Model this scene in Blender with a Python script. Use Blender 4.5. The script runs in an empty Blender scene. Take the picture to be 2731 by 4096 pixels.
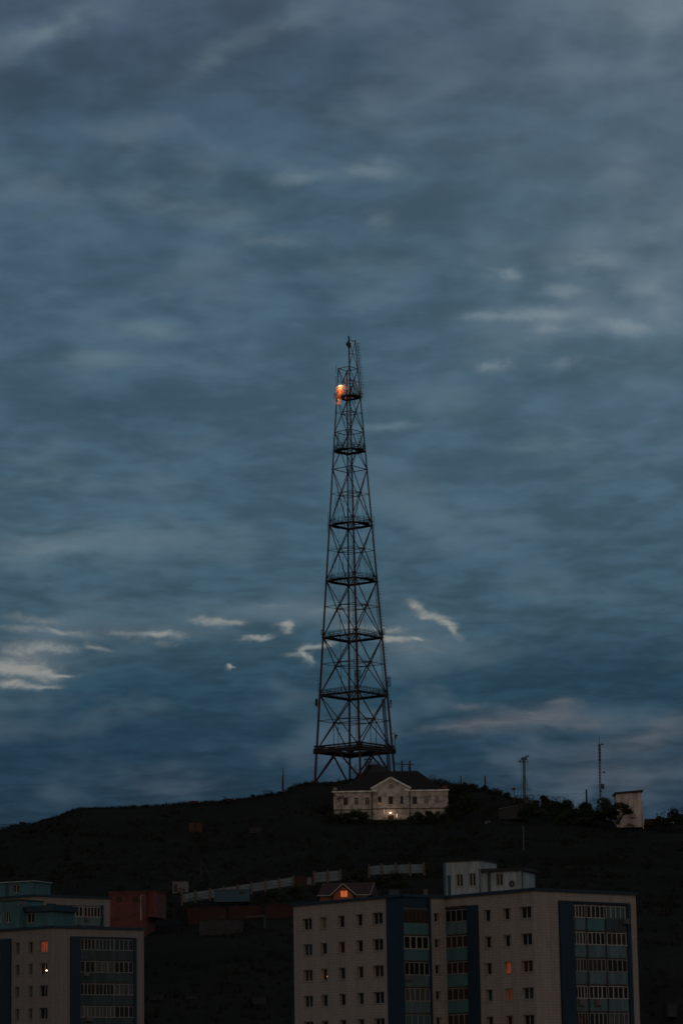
import bpy, math, random
from mathutils import Vector, Matrix, noise
R_ = math.radians
random.seed(7)
scene = bpy.context.scene
col = scene.collection

# ---------------------------------------------------------------- camera
F_PX, CX, CY = 12000.0, 1365.5, 2048.0          # focal length and centre in photograph pixels (2731 x 4096)
EYE = Vector((0, 0, 16.0))
PITCH, ROLL = math.atan(2352 / 12000.0), 0.0165
_F = Vector((0, math.cos(PITCH), math.sin(PITCH)))
_U0 = Vector((0, -math.sin(PITCH), math.cos(PITCH)))
_R0 = Vector((1, 0, 0))
_R = _R0 * math.cos(ROLL) - _U0 * math.sin(ROLL)
_U = _R0 * math.sin(ROLL) + _U0 * math.cos(ROLL)
cd = bpy.data.cameras.new('camera')
cd.sensor_fit = 'VERTICAL'; cd.sensor_height = 36.0
cd.lens = F_PX / 4096 * 36.0
cd.clip_start = 1.0; cd.clip_end = 30000
cam = bpy.data.objects.new('camera', cd); col.objects.link(cam)
m = Matrix((( _R.x, _U.x, -_F.x, EYE.x), (_R.y, _U.y, -_F.y, EYE.y), (_R.z, _U.z, -_F.z, EYE.z), (0, 0, 0, 1)))
cam.matrix_world = m
scene.camera = cam
scene.view_settings.view_transform = 'Standard'
scene.view_settings.look = 'None'
scene.view_settings.exposure = 0.0
scene.view_settings.gamma = 1.0
scene.cycles.max_bounces = 5
scene.cycles.diffuse_bounces = 2
scene.cycles.use_denoising = True
scene.cycles.filter_width = 1.6

def s2l(c):
    return tuple(((v/255)/12.92 if v/255 <= .04045 else ((v/255+.055)/1.055)**2.4) for v in c)

# ---------------------------------------------------------------- dusk sky
world = bpy.data.worlds.new('World'); scene.world = world
world.use_nodes = True
nt = world.node_tree; nt.nodes.clear()
class NG:
    def __init__(s, nt): s.nt = nt
    def n(s, t, **k):
        o = s.nt.nodes.new(t)
        for a, b in k.items(): setattr(o, a, b)
        return o
    def put(s, sock, v):
        if hasattr(v, 'is_output'): s.nt.links.new(v, sock)
        elif v is not None: sock.default_value = v
    def math(s, op, a, b=None, c=None, clamp=False):
        o = s.n('ShaderNodeMath', operation=op, use_clamp=clamp)
        s.put(o.inputs[0], a)
        if b is not None: s.put(o.inputs[1], b)
        if c is not None: s.put(o.inputs[2], c)
        return o.outputs[0]
    def mix(s, f, a, b, blend='MIX'):
        o = s.n('ShaderNodeMix', data_type='RGBA', blend_type=blend)
        s.put(o.inputs[0], f)
        s.put(o.inputs[6], a if hasattr(a, 'is_output') else (*a, 1))
        s.put(o.inputs[7], b if hasattr(b, 'is_output') else (*b, 1))
        return o.outputs[2]
    def noise(s, vec, scale, detail=4, rough=.5, dist=0.0):
        o = s.n('ShaderNodeTexNoise', noise_dimensions='3D')
        s.put(o.inputs['Vector'], vec)
        o.inputs['Scale'].default_value = scale; o.inputs['Detail'].default_value = detail
        o.inputs['Roughness'].default_value = rough; o.inputs['Distortion'].default_value = dist
        return o.outputs[0]
    def ramp(s, f, stops, interp='LINEAR'):
        o = s.n('ShaderNodeValToRGB'); cr = o.color_ramp; cr.interpolation = interp
        while len(cr.elements) < len(stops): cr.elements.new(.5)
        for e, (p, c) in zip(cr.elements, stops):
            e.position = p; e.color = (*c, 1) if len(c) == 3 else c
        s.put(o.inputs[0], f)
        return o.outputs[0]
    def mapping(s, vec, scale=(1,1,1), loc=(0,0,0), rot=(0,0,0)):
        o = s.n('ShaderNodeMapping'); s.put(o.inputs[0], vec)
        o.inputs['Location'].default_value = loc; o.inputs['Scale'].default_value = scale; o.inputs['Rotation'].default_value = rot
        return o.outputs[0]
    def smooth(s, v, a, b):
        o = s.n('ShaderNodeMapRange', interpolation_type='SMOOTHSTEP')
        s.put(o.inputs[0], v); o.inputs[1].default_value = a; o.inputs[2].default_value = b
        return o.outputs[0]
g = NG(nt)
tc = g.n('ShaderNodeTexCoord').outputs['Generated']
sep = g.n('ShaderNodeSeparateXYZ'); g.put(sep.inputs[0], tc)
dx, dy, dz = sep.outputs
def Zel(py): return math.sin(PITCH - math.atan((py - CY) / F_PX))
def Xaz(px): return (px - CX) / F_PX
zr = g.math('MULTIPLY', dz, 2.5)
S = lambda *c: s2l(c)
base = g.ramp(zr, [(0.0, S(28,42,55)), (Zel(3300)*2.5, S(36,56,72)), (Zel(3000)*2.5, S(38,62,79)), (Zel(2750)*2.5, S(42,70,86)),
                   (Zel(2450)*2.5, S(60,86,101)), (Zel(2000)*2.5, S(66,93,109)), (Zel(1300)*2.5, S(67,92,109)), (Zel(700)*2.5, S(66,89,106)), (Zel(0)*2.5, S(68,85,103)), (1.0, S(64,82,100))])
# the sky model of the last light gives the cloudless base behind the overcast
sky = g.n('ShaderNodeTexSky', sky_type='NISHITA'); sky.sun_disc = False
SUN_EL, SUN_AZ = R_(2.0), R_(200)
sky.sun_elevation = SUN_EL; sky.sun_rotation = SUN_AZ; sky.altitude = 100
skyc = g.mix(1.0, sky.outputs[0], (0.02, 0.02, 0.02), 'MULTIPLY')
# cloud structure, stretched sideways, softer and larger overhead
mp = g.mapping(tc, scale=(1.0, 1.0, 2.1), rot=(0, R_(6), 0))
n1 = g.noise(mp, 9, 2, .5, .1)
n2 = g.noise(mp, 26, 3, .5, .15)
# the deck seen in perspective: ripples flatten towards the horizon
inv = g.math('DIVIDE', 1.0, g.math('ADD', g.math('MAXIMUM', dz, 0.0), .06))
pv = g.n('ShaderNodeCombineXYZ'); g.put(pv.inputs[0], g.math('MULTIPLY', dx, inv)); g.put(pv.inputs[1], g.math('MULTIPLY', g.math('MULTIPLY', dy, inv), .8))
n3 = g.noise(g.mapping(pv.outputs[0], rot=(0, 0, R_(14)), loc=(3, 1, 2)), 8.5, 4, .52, .35)
n4 = g.noise(g.mapping(pv.outputs[0], rot=(0, 0, R_(-10)), loc=(1, 8, 2)), 21, 3, .5, .3)
nn = g.math('ADD', g.math('MULTIPLY', n4, .26), g.math('ADD', g.math('MULTIPLY', n2, .30), g.math('MULTIPLY', n3, .44)))
cl = g.smooth(nn, .37, .63)
gain = g.math('ADD', g.math('MULTIPLY', cl, .40), .82)
vmul = g.n('ShaderNodeVectorMath', operation='SCALE'); g.put(vmul.inputs[0], base); g.put(vmul.inputs['Scale'], gain)
c0 = vmul.outputs[0]
# greyer, slightly violet where cloud is thick and lit
grey = g.mix(g.math('MULTIPLY', g.smooth(n2, .48, .72), .35), c0, S(98, 114, 127))
# lights to the right, darks to the left of the view
side = g.math('MULTIPLY', g.smooth(dx, -.02, .14), g.smooth(dz, .16, .30))
grey = g.mix(g.math('MULTIPLY', side, g.math('MULTIPLY_ADD', n2, .9, -.12)), grey, S(108, 124, 136))
wn = g.n('ShaderNodeTexNoise', noise_dimensions='3D'); g.put(wn.inputs['Vector'], g.mapping(tc, scale=(1, 1, 1.8), loc=(4, 4, 4)))
wn.inputs['Scale'].default_value = 50; wn.inputs['Detail'].default_value = 5; wn.inputs['Roughness'].default_value = .62
ws = g.n('ShaderNodeSeparateXYZ'); g.put(ws.inputs[0], wn.outputs[1])
wdx = g.math('ADD', dx, g.math('MULTIPLY_ADD', ws.outputs[0], .024, -.012)); wdz = g.math('ADD', dz, g.math('MULTIPLY_ADD', ws.outputs[2], .009, -.0045))
def blob(px, py, wx, wy, amp=1.0, rot=0.0):
    a = g.math('SUBTRACT', wdx, Xaz(px)); b = g.math('SUBTRACT', wdz, Zel(py))
    c, s_ = math.cos(rot), math.sin(rot)
    u = g.math('ADD', g.math('MULTIPLY', a, c*F_PX/wx), g.math('MULTIPLY', b, s_*F_PX/wx))
    v = g.math('ADD', g.math('MULTIPLY', a, -s_*F_PX/wy), g.math('MULTIPLY', b, c*F_PX/wy))
    d = g.math('ADD', g.math('MULTIPLY', u, u), g.math('MULTIPLY', v, v))
    e = g.math('POWER', 2.71828, g.math('MULTIPLY', d, -1.0))
    return g.math('MULTIPLY', e, amp)
def total(lst):
    t = lst[0]
    for x in lst[1:]: t = g.math('ADD', t, x)
    return t
# broad soft light and dark areas of the cloud deck
soft = total([blob(2035, 1112, 55, 26, .8), blob(2350, 1078, 110, 32, .9), blob(1960, 1268, 120, 22, .7), blob(2190, 1283, 130, 26, .95), blob(2205, 1342, 60, 26, .7), blob(2470, 1352, 95, 32, .9, -.2),
              blob(1965, 1482, 45, 24, .85), blob(2280, 1475, 110, 17, .8), blob(2620, 1010, 190, 150, .45), blob(2660, 1290, 90, 70, .5), blob(2600, 1190, 110, 50, .5), blob(2240, 1180, 80, 26, .6), blob(2640, 60, 240, 120, .6, .2),
              blob(1200, 715, 130, 30, .55), blob(1540, 675, 120, 30, .6), blob(270, 110, 150, 42, .6, .35), blob(870, 225, 150, 38, .6, .35), blob(1130, 110, 190, 50, .45, .3), blob(780, 830, 200, 50, .4, -.2),
              blob(1560, 880, 70, 40, .5), blob(1150, 960, 130, 28, .45), blob(640, 1320, 120, 34, .4), blob(350, 1430, 170, 30, .35), blob(1560, 1715, 90, 18, .5), blob(2150, 1800, 130, 40, .35), blob(400, 2150, 420, 60, .3),
              blob(90, 1920, 130, 20, .45), blob(1150, 2440, 420, 60, .35), blob(140, 2180, 200, 40, .4), blob(700, 3130, 200, 60, .35), blob(100, 2560, 330, 90, .3)])
softm = g.math('MULTIPLY', soft, g.smooth(g.math('ADD', g.math('MULTIPLY', n2, .45), g.math('MULTIPLY', n3, .55)), .30, .60))
lightc = g.mix(g.smooth(dz, .12, .2), S(92, 100, 110), S(122, 138, 147))
grey = g.mix(g.math('MINIMUM', g.math('MULTIPLY', softm, .9), .9), grey, lightc)
low = total([blob(2050, 2882, 190, 40, 1.1, .08), blob(2205, 2832, 55, 16, .8), blob(1820, 2912, 160, 24, .8, .1), blob(1840, 2840, 60, 12, .6), blob(2300, 2905, 150, 26, .7, -.1), blob(2640, 2930, 110, 40, .6, .3), blob(2560, 2990, 260, 40, .5, .1), blob(2450, 3120, 360, 90, .45)])
lowm = g.math('MULTIPLY', low, g.math('MULTIPLY_ADD', g.smooth(n3, .35, .65), .5, .5))
grey = g.mix(g.math('MINIMUM', g.math('MULTIPLY', lowm, .8), .85), grey, S(98, 101, 107))
dark = total([blob(350, 2950, 700, 150, .35), blob(1450, 230, 700, 120, .25), blob(250, 380, 420, 130, .25), blob(2450, 2680, 500, 80, .35), blob(500, 1650, 360, 120, .22), blob(1300, 1950, 500, 60, .12)])
grey = g.mix(g.math('MINIMUM', dark, .7), grey, S(30, 53, 71))
# breaks low in the deck: pale evening sky, ragged edges
brk = total([blob(40, 2655, 165, 31, 1.5), blob(120, 2640, 220, 50, .25), blob(190, 2678, 60, 30, 1.1, -.5), blob(40, 2725, 110, 18, 1.3), blob(170, 2739, 80, 9, .9), blob(268, 2690, 60, 8, 1.1), blob(60, 2577, 140, 28, .85), blob(250, 2583, 110, 14, .6),
             blob(170, 2462, 110, 22, .65), blob(270, 2515, 90, 13, .95, -.12), blob(60, 2500, 110, 12, .6), blob(405, 2575, 40, 14, .7, -.4), blob(625, 2528, 60, 13, 1.2), blob(500, 2520, 60, 10, .5), blob(650, 2565, 50, 12, .4),
             blob(790, 2470, 60, 10, .85), blob(880, 2478, 60, 17, .9), blob(990, 2533, 45, 12, 1.1, .2), blob(1125, 2500, 38, 19, 1.1), blob(1085, 2494, 45, 8, .55), blob(1215, 2625, 24, 32, 1.0, .2), blob(1245, 2587, 60, 14, 1.0, .1),
             blob(1165, 2620, 45, 10, .65), blob(889, 2668, 16, 10, 1.5), blob(1080, 2412, 70, 15, .4), blob(1370, 2440, 130, 25, .45), blob(1400, 2510, 120, 25, .65), blob(1570, 2515, 55, 13, .8, -.2), blob(1580, 2560, 65, 15, 1.3, -.05),
             blob(1655, 2572, 12, 9, .9), blob(1660, 2435, 42, 19, .9, -.4), blob(1712, 2482, 80, 22, 1.3, -.45), blob(1785, 2540, 42, 21, 1.0, -.9), blob(1650, 2605, 140, 40, .4), blob(550, 2500, 300, 50, .25)])
ed = g.noise(g.mapping(tc, scale=(1, 1, 2.6), loc=(1, 5, 3), rot=(0, R_(8), 0)), 95, 5, .6, .7)
bm_ = g.smooth(g.math('MULTIPLY', brk, g.math('MULTIPLY_ADD', ed, 2.2, -.25)), .0, 1.45)
grey = g.mix(g.math('MINIMUM', g.math('MULTIPLY', brk, .50), .6), grey, S(98, 114, 122))
pale = g.mix(.06, S(150, 151, 147), skyc)
front = g.mix(g.math('MULTIPLY', bm_, .85), grey, pale)
# the warm, brighter afterglow is behind the camera
back = g.smooth(g.math('MULTIPLY', dy, -1.0), -.25, .85)
warm = g.mix(.35, g.mix(g.smooth(dz, .0, .75), S(184, 164, 142), S(112, 112, 118)), skyc)
allc = g.mix(back, front, warm)
allc = g.mix(g.smooth(dz, .01, -.04), allc, S(22, 22, 24))
bg = g.n('ShaderNodeBackground'); g.put(bg.inputs[0], allc); bg.inputs[1].default_value = 1.0
out = g.n('ShaderNodeOutputWorld'); nt.links.new(bg.outputs[0], out.inputs[0])
world.cycles.sampling_method = 'MANUAL'; world.cycles.sample_map_resolution = 512

# soft last light of the sunset sky, from behind and left of the camera
sl = bpy.data.lights.new('sun', 'SUN'); sl.energy = 0.10; sl.angle = R_(40); sl.color = (1.0, .86, .75)
so = bpy.data.objects.new('sun', sl); col.objects.link(so)
so.rotation_euler = (R_(78), 0, R_(12)); so.location = (0, -50, 200)

# ---------------------------------------------------------------- geometry helpers
def ray(px, py):
    return _F + _R * ((px - CX) / F_PX) - _U * ((py - CY) / F_PX)
def at(px, py, Y):
    d = ray(px, py); return EYE + d * (Y / d.y)
def atz(px, z, Y):                        # point at depth Y and height z seen in column px
    p = at(px, 3600, Y)
    for _ in range(6):
        # find the row for this height, then the column there
        v = Vector((p.x, Y, z)) - EYE
        rx = v.dot(_R) / v.dot(_F) * F_PX + CX
        p = Vector((p.x + (px - rx) * Y / F_PX, Y, z))
    return p
def proj(p):
    v = Vector(p) - EYE; w = v.dot(_F)
    return v.dot(_R)/w*F_PX + CX, CY - v.dot(_U)/w*F_PX
def on_face(A, B, px, py):                # pixel ray on the vertical plane through A,B -> (s, z)
    ab = Vector((B.x - A.x, B.y - A.y)); L = ab.length; ab /= L
    nrm = Vector((ab.y, -ab.x)); d = ray(px, py)
    t = (nrm.x * (A.x - EYE.x) + nrm.y * (A.y - EYE.y)) / (nrm.x * d.x + nrm.y * d.y)
    p = EYE + d * t
    return (p.x - A.x) * ab.x + (p.y - A.y) * ab.y, p.z

class MB:
    def __init__(s): s.v = []; s.f = []; s.uv = []; s.mi = []
    def add(s, vs, fs, uvs=None, mi=0):
        o = len(s.v); s.v += [tuple(v) for v in vs]
        for k, f in enumerate(fs):
            s.f.append([i + o for i in f]); s.mi.append(mi)
            s.uv.append(uvs[k] if uvs else [(0, 0)] * len(f))
    def quad(s, a, b, c, d, uv=None, mi=0): s.add([a, b, c, d], [(0, 1, 2, 3)], [uv] if uv else None, mi)
    def tube(s, a, b, r0, r1=None, n=6, caps=True):
        a = Vector(a); b = Vector(b); r1 = r0 if r1 is None else r1
        d = (b - a)
        if d.length < 1e-6: return
        d.normalize(); x = d.orthogonal().normalized(); y = d.cross(x)
        vs = []
        for p, r in ((a, r0), (b, r1)):
            for i in range(n):
                t = 2 * math.pi * (i + .5) / n
                vs.append(p + x * (math.cos(t) * r) + y * (math.sin(t) * r))
        fs = [(i, (i+1) % n, n + (i+1) % n, n + i) for i in range(n)]
        if caps: fs += [tuple(range(n-1, -1, -1)), tuple(range(n, 2*n))]
        s.add(vs, fs)
    def path(s, pts, r, n=5):
        for a, b in zip(pts, pts[1:]): s.tube(a, b, r, r, n)
    def beam(s, a, b, w, h, up=(0, 0, 1)):       # rectangular bar
        a = Vector(a); b = Vector(b); d = (b - a).normalized(); up = Vector(up)
        if abs(d.dot(up)) > .98: up = Vector((1, 0, 0))
        x = d.cross(up).normalized(); y = x.cross(d)
        vs = []
        for p in (a, b):
            for i, j in ((-1, -1), (1, -1), (1, 1), (-1, 1)):
                vs.append(p + x * (i * w / 2) + y * (j * h / 2))
        s.add(vs, [(0, 1, 2, 3), (7, 6, 5, 4), (0, 4, 5, 1), (1, 5, 6, 2), (2, 6, 7, 3), (3, 7, 4, 0)])
    def box(s, c, sx, sy, sz, rz=0):
        c = Vector(c); ca, sa = math.cos(rz), math.sin(rz); vs = []
        for k in (-.5, .5):
            for i, j in ((-.5, -.5), (.5, -.5), (.5, .5), (-.5, .5)):
                x, y = i * sx, j * sy
                vs.append((c.x + x*ca - y*sa, c.y + x*sa + y*ca, c.z + k * sz))
        s.add(vs, [(3, 2, 1, 0), (4, 5, 6, 7), (0, 1, 5, 4), (1, 2, 6, 5), (2, 3, 7, 6), (3, 0, 4, 7)])
    def prism(s, poly, z0, z1, uvscale=1):        # vertical prism over a plan polygon (counter-clockwise)
        n = len(poly); vs = [(p[0], p[1], z0) for p in poly] + [(p[0], p[1], z1) for p in poly]
        s.add(vs, [tuple(range(n-1, -1, -1)), tuple(range(n, 2*n))] + [(i, (i+1) % n, n + (i+1) % n, n + i) for i in range(n)])
    def ball(s, c, r, seg=8, rings=5, sq=(1, 1, 1)):
        c = Vector(c); vs = [c + Vector((0, 0, -r*sq[2]))]
        for k in range(1, rings):
            t = math.pi * k / rings - math.pi/2
            for i in range(seg):
                a = 2*math.pi*i/seg
                vs.append(c + Vector((math.cos(a)*math.cos(t)*r*sq[0], math.sin(a)*math.cos(t)*r*sq[1], math.sin(t)*r*sq[2])))
        vs.append(c + Vector((0, 0, r*sq[2]))); fs = []
        for i in range(seg): fs.append((0, 1 + (i+1) % seg, 1 + i))
        for k in range(rings-2):
            for i in range(seg):
                a = 1 + k*seg + i; b = 1 + k*seg + (i+1) % seg
                fs.append((a, b, b + seg, a + seg))
        l = len(vs)-1; o = 1 + (rings-2)*seg
        for i in range(seg): fs.append((o + i, o + (i+1) % seg, l))
        s.add(vs, fs)
    def build(s, name, mats, parent=None, smooth=False):
        me = bpy.data.meshes.new(name)
        off = parent_origin(parent) if parent else Vector((0, 0, 0))
        me.from_pydata([(v[0]-off.x, v[1]-off.y, v[2]-off.z) for v in s.v], [], s.f)
        ul = me.uv_layers.new(name='UVMap')
        k = 0; data = []
        for u in s.uv:
            for q in u: data += [q[0], q[1]]
        ul.data.foreach_set('uv', data)
        if not isinstance(mats, (list, tuple)): mats = [mats]
        for mm in mats: me.materials.append(mm)
        if len(mats) > 1: me.polygons.foreach_set('material_index', s.mi)
        if smooth: me.polygons.foreach_set('use_smooth', [True] * len(me.polygons))
        me.update()
        o = bpy.data.objects.new(name, me); col.objects.link(o)
        if parent: o.parent = parent
        return o
def parent_origin(p):
    v = Vector((0, 0, 0))
    while p: v += p.location; p = p.parent
    return v
def tag(o, label=None, cat=None, group=None, kind=None):
    if label: o['label'] = label
    if cat: o['category'] = cat
    if group: o['group'] = group
    if kind: o['kind'] = kind
    return o
def thing(name, loc, label, cat, group=None):
    o = bpy.data.objects.new(name, None); o.location = loc; o.empty_display_size = .5; col.objects.link(o)
    return tag(o, label, cat, group)
def single(name, mb, mats, loc, label, cat, group=None, smooth=False, kind=None):   # a thing that is one mesh, origin at its base
    e = bpy.data.objects.new('tmp', None); e.location = loc
    o = mb.build(name, mats, e, smooth); o.parent = None; o.location = loc
    bpy.data.objects.remove(e)
    return tag(o, label, cat, group, kind)

# ---------------------------------------------------------------- materials
MATS = {}
def mat(name, c, rough=.8, var=.25, scale=.6, metal=0.0, spec=.4, streak=False, c2=None, coord='Object', emis=None, emis_s=0, rng=(.3, .62)):
    if name in MATS: return MATS[name]
    mm = bpy.data.materials.new(name); mm.use_nodes = True
    t = mm.node_tree; h = NG(t); b = t.nodes['Principled BSDF']
    tcn = h.n('ShaderNodeTexCoord').outputs[coord]
    vec = h.mapping(tcn, scale=(1, 1, .18) if streak else (1, 1, 1))
    n = h.noise(vec, scale, 5, .6)
    m2 = h.noise(tcn, scale * 7, 3, .6)
    f = h.math('ADD', h.math('MULTIPLY', n, .65), h.math('MULTIPLY', m2, .35))
    lo = tuple(x * (1 - var) for x in c); hi = tuple(min(1, x * (1 + var)) for x in c)
    colr = h.ramp(f, [(rng[0], lo if c2 is None else c2), (rng[1], hi)])
    h.put(b.inputs['Base Color'], colr)
    b.inputs['Roughness'].default_value = rough; b.inputs['Metallic'].default_value = metal
    b.inputs['Specular IOR Level'].default_value = spec
    if emis:
        b.inputs['Emission Color'].default_value = (*emis, 1); b.inputs['Emission Strength'].default_value = emis_s
    MATS[name] = mm; return mm
def facade_mat(name, c, tile=(.6, .3), seam=.8, dirt=.22):
    mm = bpy.data.materials.new(name); mm.use_nodes = True
    t = mm.node_tree; h = NG(t); b = t.nodes['Principled BSDF']
    uv = h.n('ShaderNodeTexCoord').outputs['UV']; ob = h.n('ShaderNodeTexCoord').outputs['Object']
    br = h.n('ShaderNodeTexBrick'); h.put(br.inputs['Vector'], uv)
    br.inputs['Scale'].default_value = 1.0; br.inputs['Brick Width'].default_value = tile[0]; br.inputs['Row Height'].default_value = tile[1]
    br.inputs['Mortar Size'].default_value = .018; br.inputs['Mortar Smooth'].default_value = .3; br.offset = 0.0
    br.inputs['Color1'].default_value = (*[x * .96 for x in c], 1); br.inputs['Color2'].default_value = (*[x * 1.05 for x in c], 1)
    br.inputs['Mortar'].default_value = (*[x * seam for x in c], 1)
    n = h.noise(h.mapping(uv, scale=(1.3, .16, 1)), .7, 6, .65); n2 = h.noise(ob, 3.0, 4, .65)
    f = h.math('ADD', h.math('MULTIPLY', n, dirt * 1.6), h.math('MULTIPLY', n2, dirt * .8))
    f = h.math('ADD', f, 1.0 - dirt * 1.2)
    vm = h.n('ShaderNodeVectorMath', operation='SCALE'); h.put(vm.inputs[0], br.outputs[0]); h.put(vm.inputs['Scale'], f)
    h.put(b.inputs['Base Color'], vm.outputs[0])
    b.inputs['Roughness'].default_value = .75; b.inputs['Specular IOR Level'].default_value = .3
    bp = h.n('ShaderNodeBump'); bp.inputs['Strength'].default_value = .25; h.put(bp.inputs['Height'], br.outputs[1]); bp.invert = True
    t.links.new(bp.outputs[0], b.inputs['Normal'])
    return mm
def glow_mat(name, c, strength, wave=0.0, wscale=9):
    mm = bpy.data.materials.new(name); mm.use_nodes = True
    t = mm.node_tree; h = NG(t); b = t.nodes['Principled BSDF']
    b.inputs['Base Color'].default_value = (*[x * .3 for x in c], 1); b.inputs['Roughness'].default_value = .6
    if wave:
        ob = h.n('ShaderNodeTexCoord').outputs['Object']
        n = h.noise(h.mapping(ob, scale=(1, 1, .15)), wscale, 3, .6)
        h.put(b.inputs['Emission Color'], h.ramp(n, [(.35, tuple(x * (1 - wave) for x in c)), (.6, c)]))
    else: b.inputs['Emission Color'].default_value = (*c, 1)
    b.inputs['Emission Strength'].default_value = strength
    return mm

M = {}
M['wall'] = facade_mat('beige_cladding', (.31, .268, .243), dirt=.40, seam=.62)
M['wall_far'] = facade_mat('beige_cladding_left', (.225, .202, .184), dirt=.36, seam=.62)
M['blue'] = mat('navy_cladding', (.006, .024, .048), .6, .2, .4, streak=True)
M['coping'] = mat('blue_metal_coping', (.008, .03, .05), .5, .2)
M['teal'] = mat('teal_parapet', (.05, .135, .15), .7, .25, .8, streak=True)
M['teal_worn'] = mat('worn_teal_parapet', (.075, .135, .15), .8, .4, 1.3, streak=True, c2=(.045, .055, .055))
M['teal_dark'] = mat('dark_teal_parapet', (.035, .052, .056), .8, .45, 1.0, streak=True)
M['pvc'] = mat('white_window_frame', (.36, .335, .31), .5, .12, 2)
M['pvc_old'] = mat('old_window_frame', (.20, .21, .20), .7, .25, 2)
M['sill'] = mat('metal_window_sill', (.33, .30, .275), .5, .2, 2)
M['soffit'] = mat('dark_concrete_slab', (.045, .042, .04), .9, .3)
M['tar'] = mat('roofing_felt', (.03, .03, .032), .95, .3)
def glass(name, c, rough=.12, spec=.12): return mat(name, c, rough, .35, 1.2, spec=spec, streak=True)
M['g_dark'] = glass('dark_glass', (.012, .013, .015))
M['g_blue'] = glass('bluish_glass', (.02, .035, .045))
M['g_brown'] = glass('brown_curtain_behind_glass', (.038, .026, .022), .35)
M['g_red'] = glass('red_curtain_behind_glass', (.05, .016, .014), .35)
M['g_pale'] = glass('pale_curtain_behind_glass', (.17, .14, .12), .4)
M['g_grey'] = glass('grey_curtain_behind_glass', (.07, .075, .075), .4)
M['g_teal'] = glass('teal_panel_behind_glass', (.05, .10, .105), .4)
M['lit'] = glow_mat('curtain_lit_orange', (1.0, .19, .055), .15, .75)
M['lit_dim'] = glow_mat('curtain_lit_dim_red', (1.0, .17, .07), .04, .8)
M['lit_gable'] = glow_mat('gable_window_light', (1.0, .26, .09), .42, .5, 5)
M['lit_left'] = glow_mat('curtain_lit_warm', (1.0, .22, .09), .16, .8)
M['bulb'] = glow_mat('lamp_bulb', (1.0, .42, .16), 5.0)
M['bulb_w'] = glow_mat('white_lamp_bulb', (1.0, .66, .40), 6.0)
M['room'] = mat('dim_room_wall', (.05, .03, .025), .9)
M['ac'] = mat('air_conditioner_case', (.10, .095, .09), .6)
M['white_wall'] = mat('whitewashed_streaked_wall', (.26, .32, .34), .9, .35, 2.2, streak=True, c2=(.11, .125, .13))
M['teal_wall'] = mat('turquoise_render', (.05, .125, .15), .9, .25, 1.2, streak=True)
M['door_blue'] = mat('dark_blue_door', (.02, .065, .10), .6, .2)
M['rubber'] = mat('tyre_rubber', (.02, .02, .02), .8)
M['steel'] = mat('red_oxide_steel', (.052, .034, .028), .7, .35, .25, metal=0, spec=.3)
M['steel_red'] = mat('faded_red_paint', (.050, .016, .013), .7, .5, .12, spec=.2, c2=(.024, .015, .014))
M['steel_dark'] = mat('dark_galvanised_steel', (.040, .040, .042), .7, .3, .5, spec=.3)
M['grate'] = mat('platform_grating', (.032, .030, .030), .9, .3, .8, spec=.1)
M['panel_grey'] = mat('antenna_radome_grey', (.12, .12, .12), .6, .2)
M['dish_pink'] = mat('dish_radome', (.26, .18, .17), .6, .2)
M['house_wall'] = mat('peeling_white_render', (.41, .365, .335), .95, .3, .8, c2=(.13, .11, .10), rng=(.36, .56))
M['house_trim'] = mat('white_cornice', (.66, .66, .64), .9, .3, .8, c2=(.32, .40, .38))
M['house_roof'] = mat('rusty_black_roof', (.014, .012, .012), 1.0, .3)
M['red_brick'] = mat('dark_red_brick', (.11, .036, .034), .9, .35, 1.1, c2=(.06, .025, .024))
M['rust'] = mat('rust_brown_metal', (.035, .017, .013), .9, .4, .6)
M['rust_bright'] = mat('rusty_orange_metal', (.065, .033, .024), .9, .4, .8)
M['conc_fence'] = mat('pale_blue_concrete_fence', (.12, .165, .19), .95, .35, .7, c2=(.07, .095, .11))
M['post'] = mat('brown_concrete_post', (.10, .07, .055), .95, .3)
M['booth'] = mat('pale_metal_booth', (.12, .12, .135), .7, .25, 1.5)
M['shed_grey'] = mat('dim_grey_shed', (.03, .03, .034), .9, .4, .8)
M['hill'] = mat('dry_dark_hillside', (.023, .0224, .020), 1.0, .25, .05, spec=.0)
M['ground'] = mat('dark_ground', (.03, .03, .028), 1.0, .3, .05, spec=.1)
M['leaf'] = mat('dark_green_foliage', (.030, .042, .024), .9, .5, .5, spec=.05, c2=(.014, .018, .012))
M['leaf2'] = mat('olive_foliage', (.024, .027, .020), .9, .5, .5, spec=.05, c2=(.013, .014, .012))
M['grass'] = mat('dry_grass', (.022, .021, .017), .95, .4, .4, spec=.0)
M['bark'] = mat('dark_bark', (.03, .024, .02), .95, .3, 2)
M['pole'] = mat('weathered_pole', (.03, .026, .024), .9, .3, 1)
M['pole_pale'] = mat('pale_concrete_pole', (.10, .10, .095), .9, .3, 1)
M['wire'] = mat('black_wire', (.012, .012, .012), .8)
M['hut_white'] = mat('white_block_render', (.43, .385, .355), .95, .3, .7, c2=(.20, .17, .155), rng=(.36, .56), streak=True)
M['mast_white'] = mat('mast_white_band', (.10, .075, .075), .7, .2)
M['mast_red'] = mat('mast_red_band', (.09, .022, .024), .7, .2)
M['roof_maroon'] = mat('maroon_roof_tile', (.04, .018, .015), .9, .35, 1.2)
M['house_brick'] = mat('brown_brick_wall', (.16, .07, .045), .9, .35, 1.5)
M['eave'] = mat('pale_eave_board', (.30, .33, .33), .8, .2)

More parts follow.
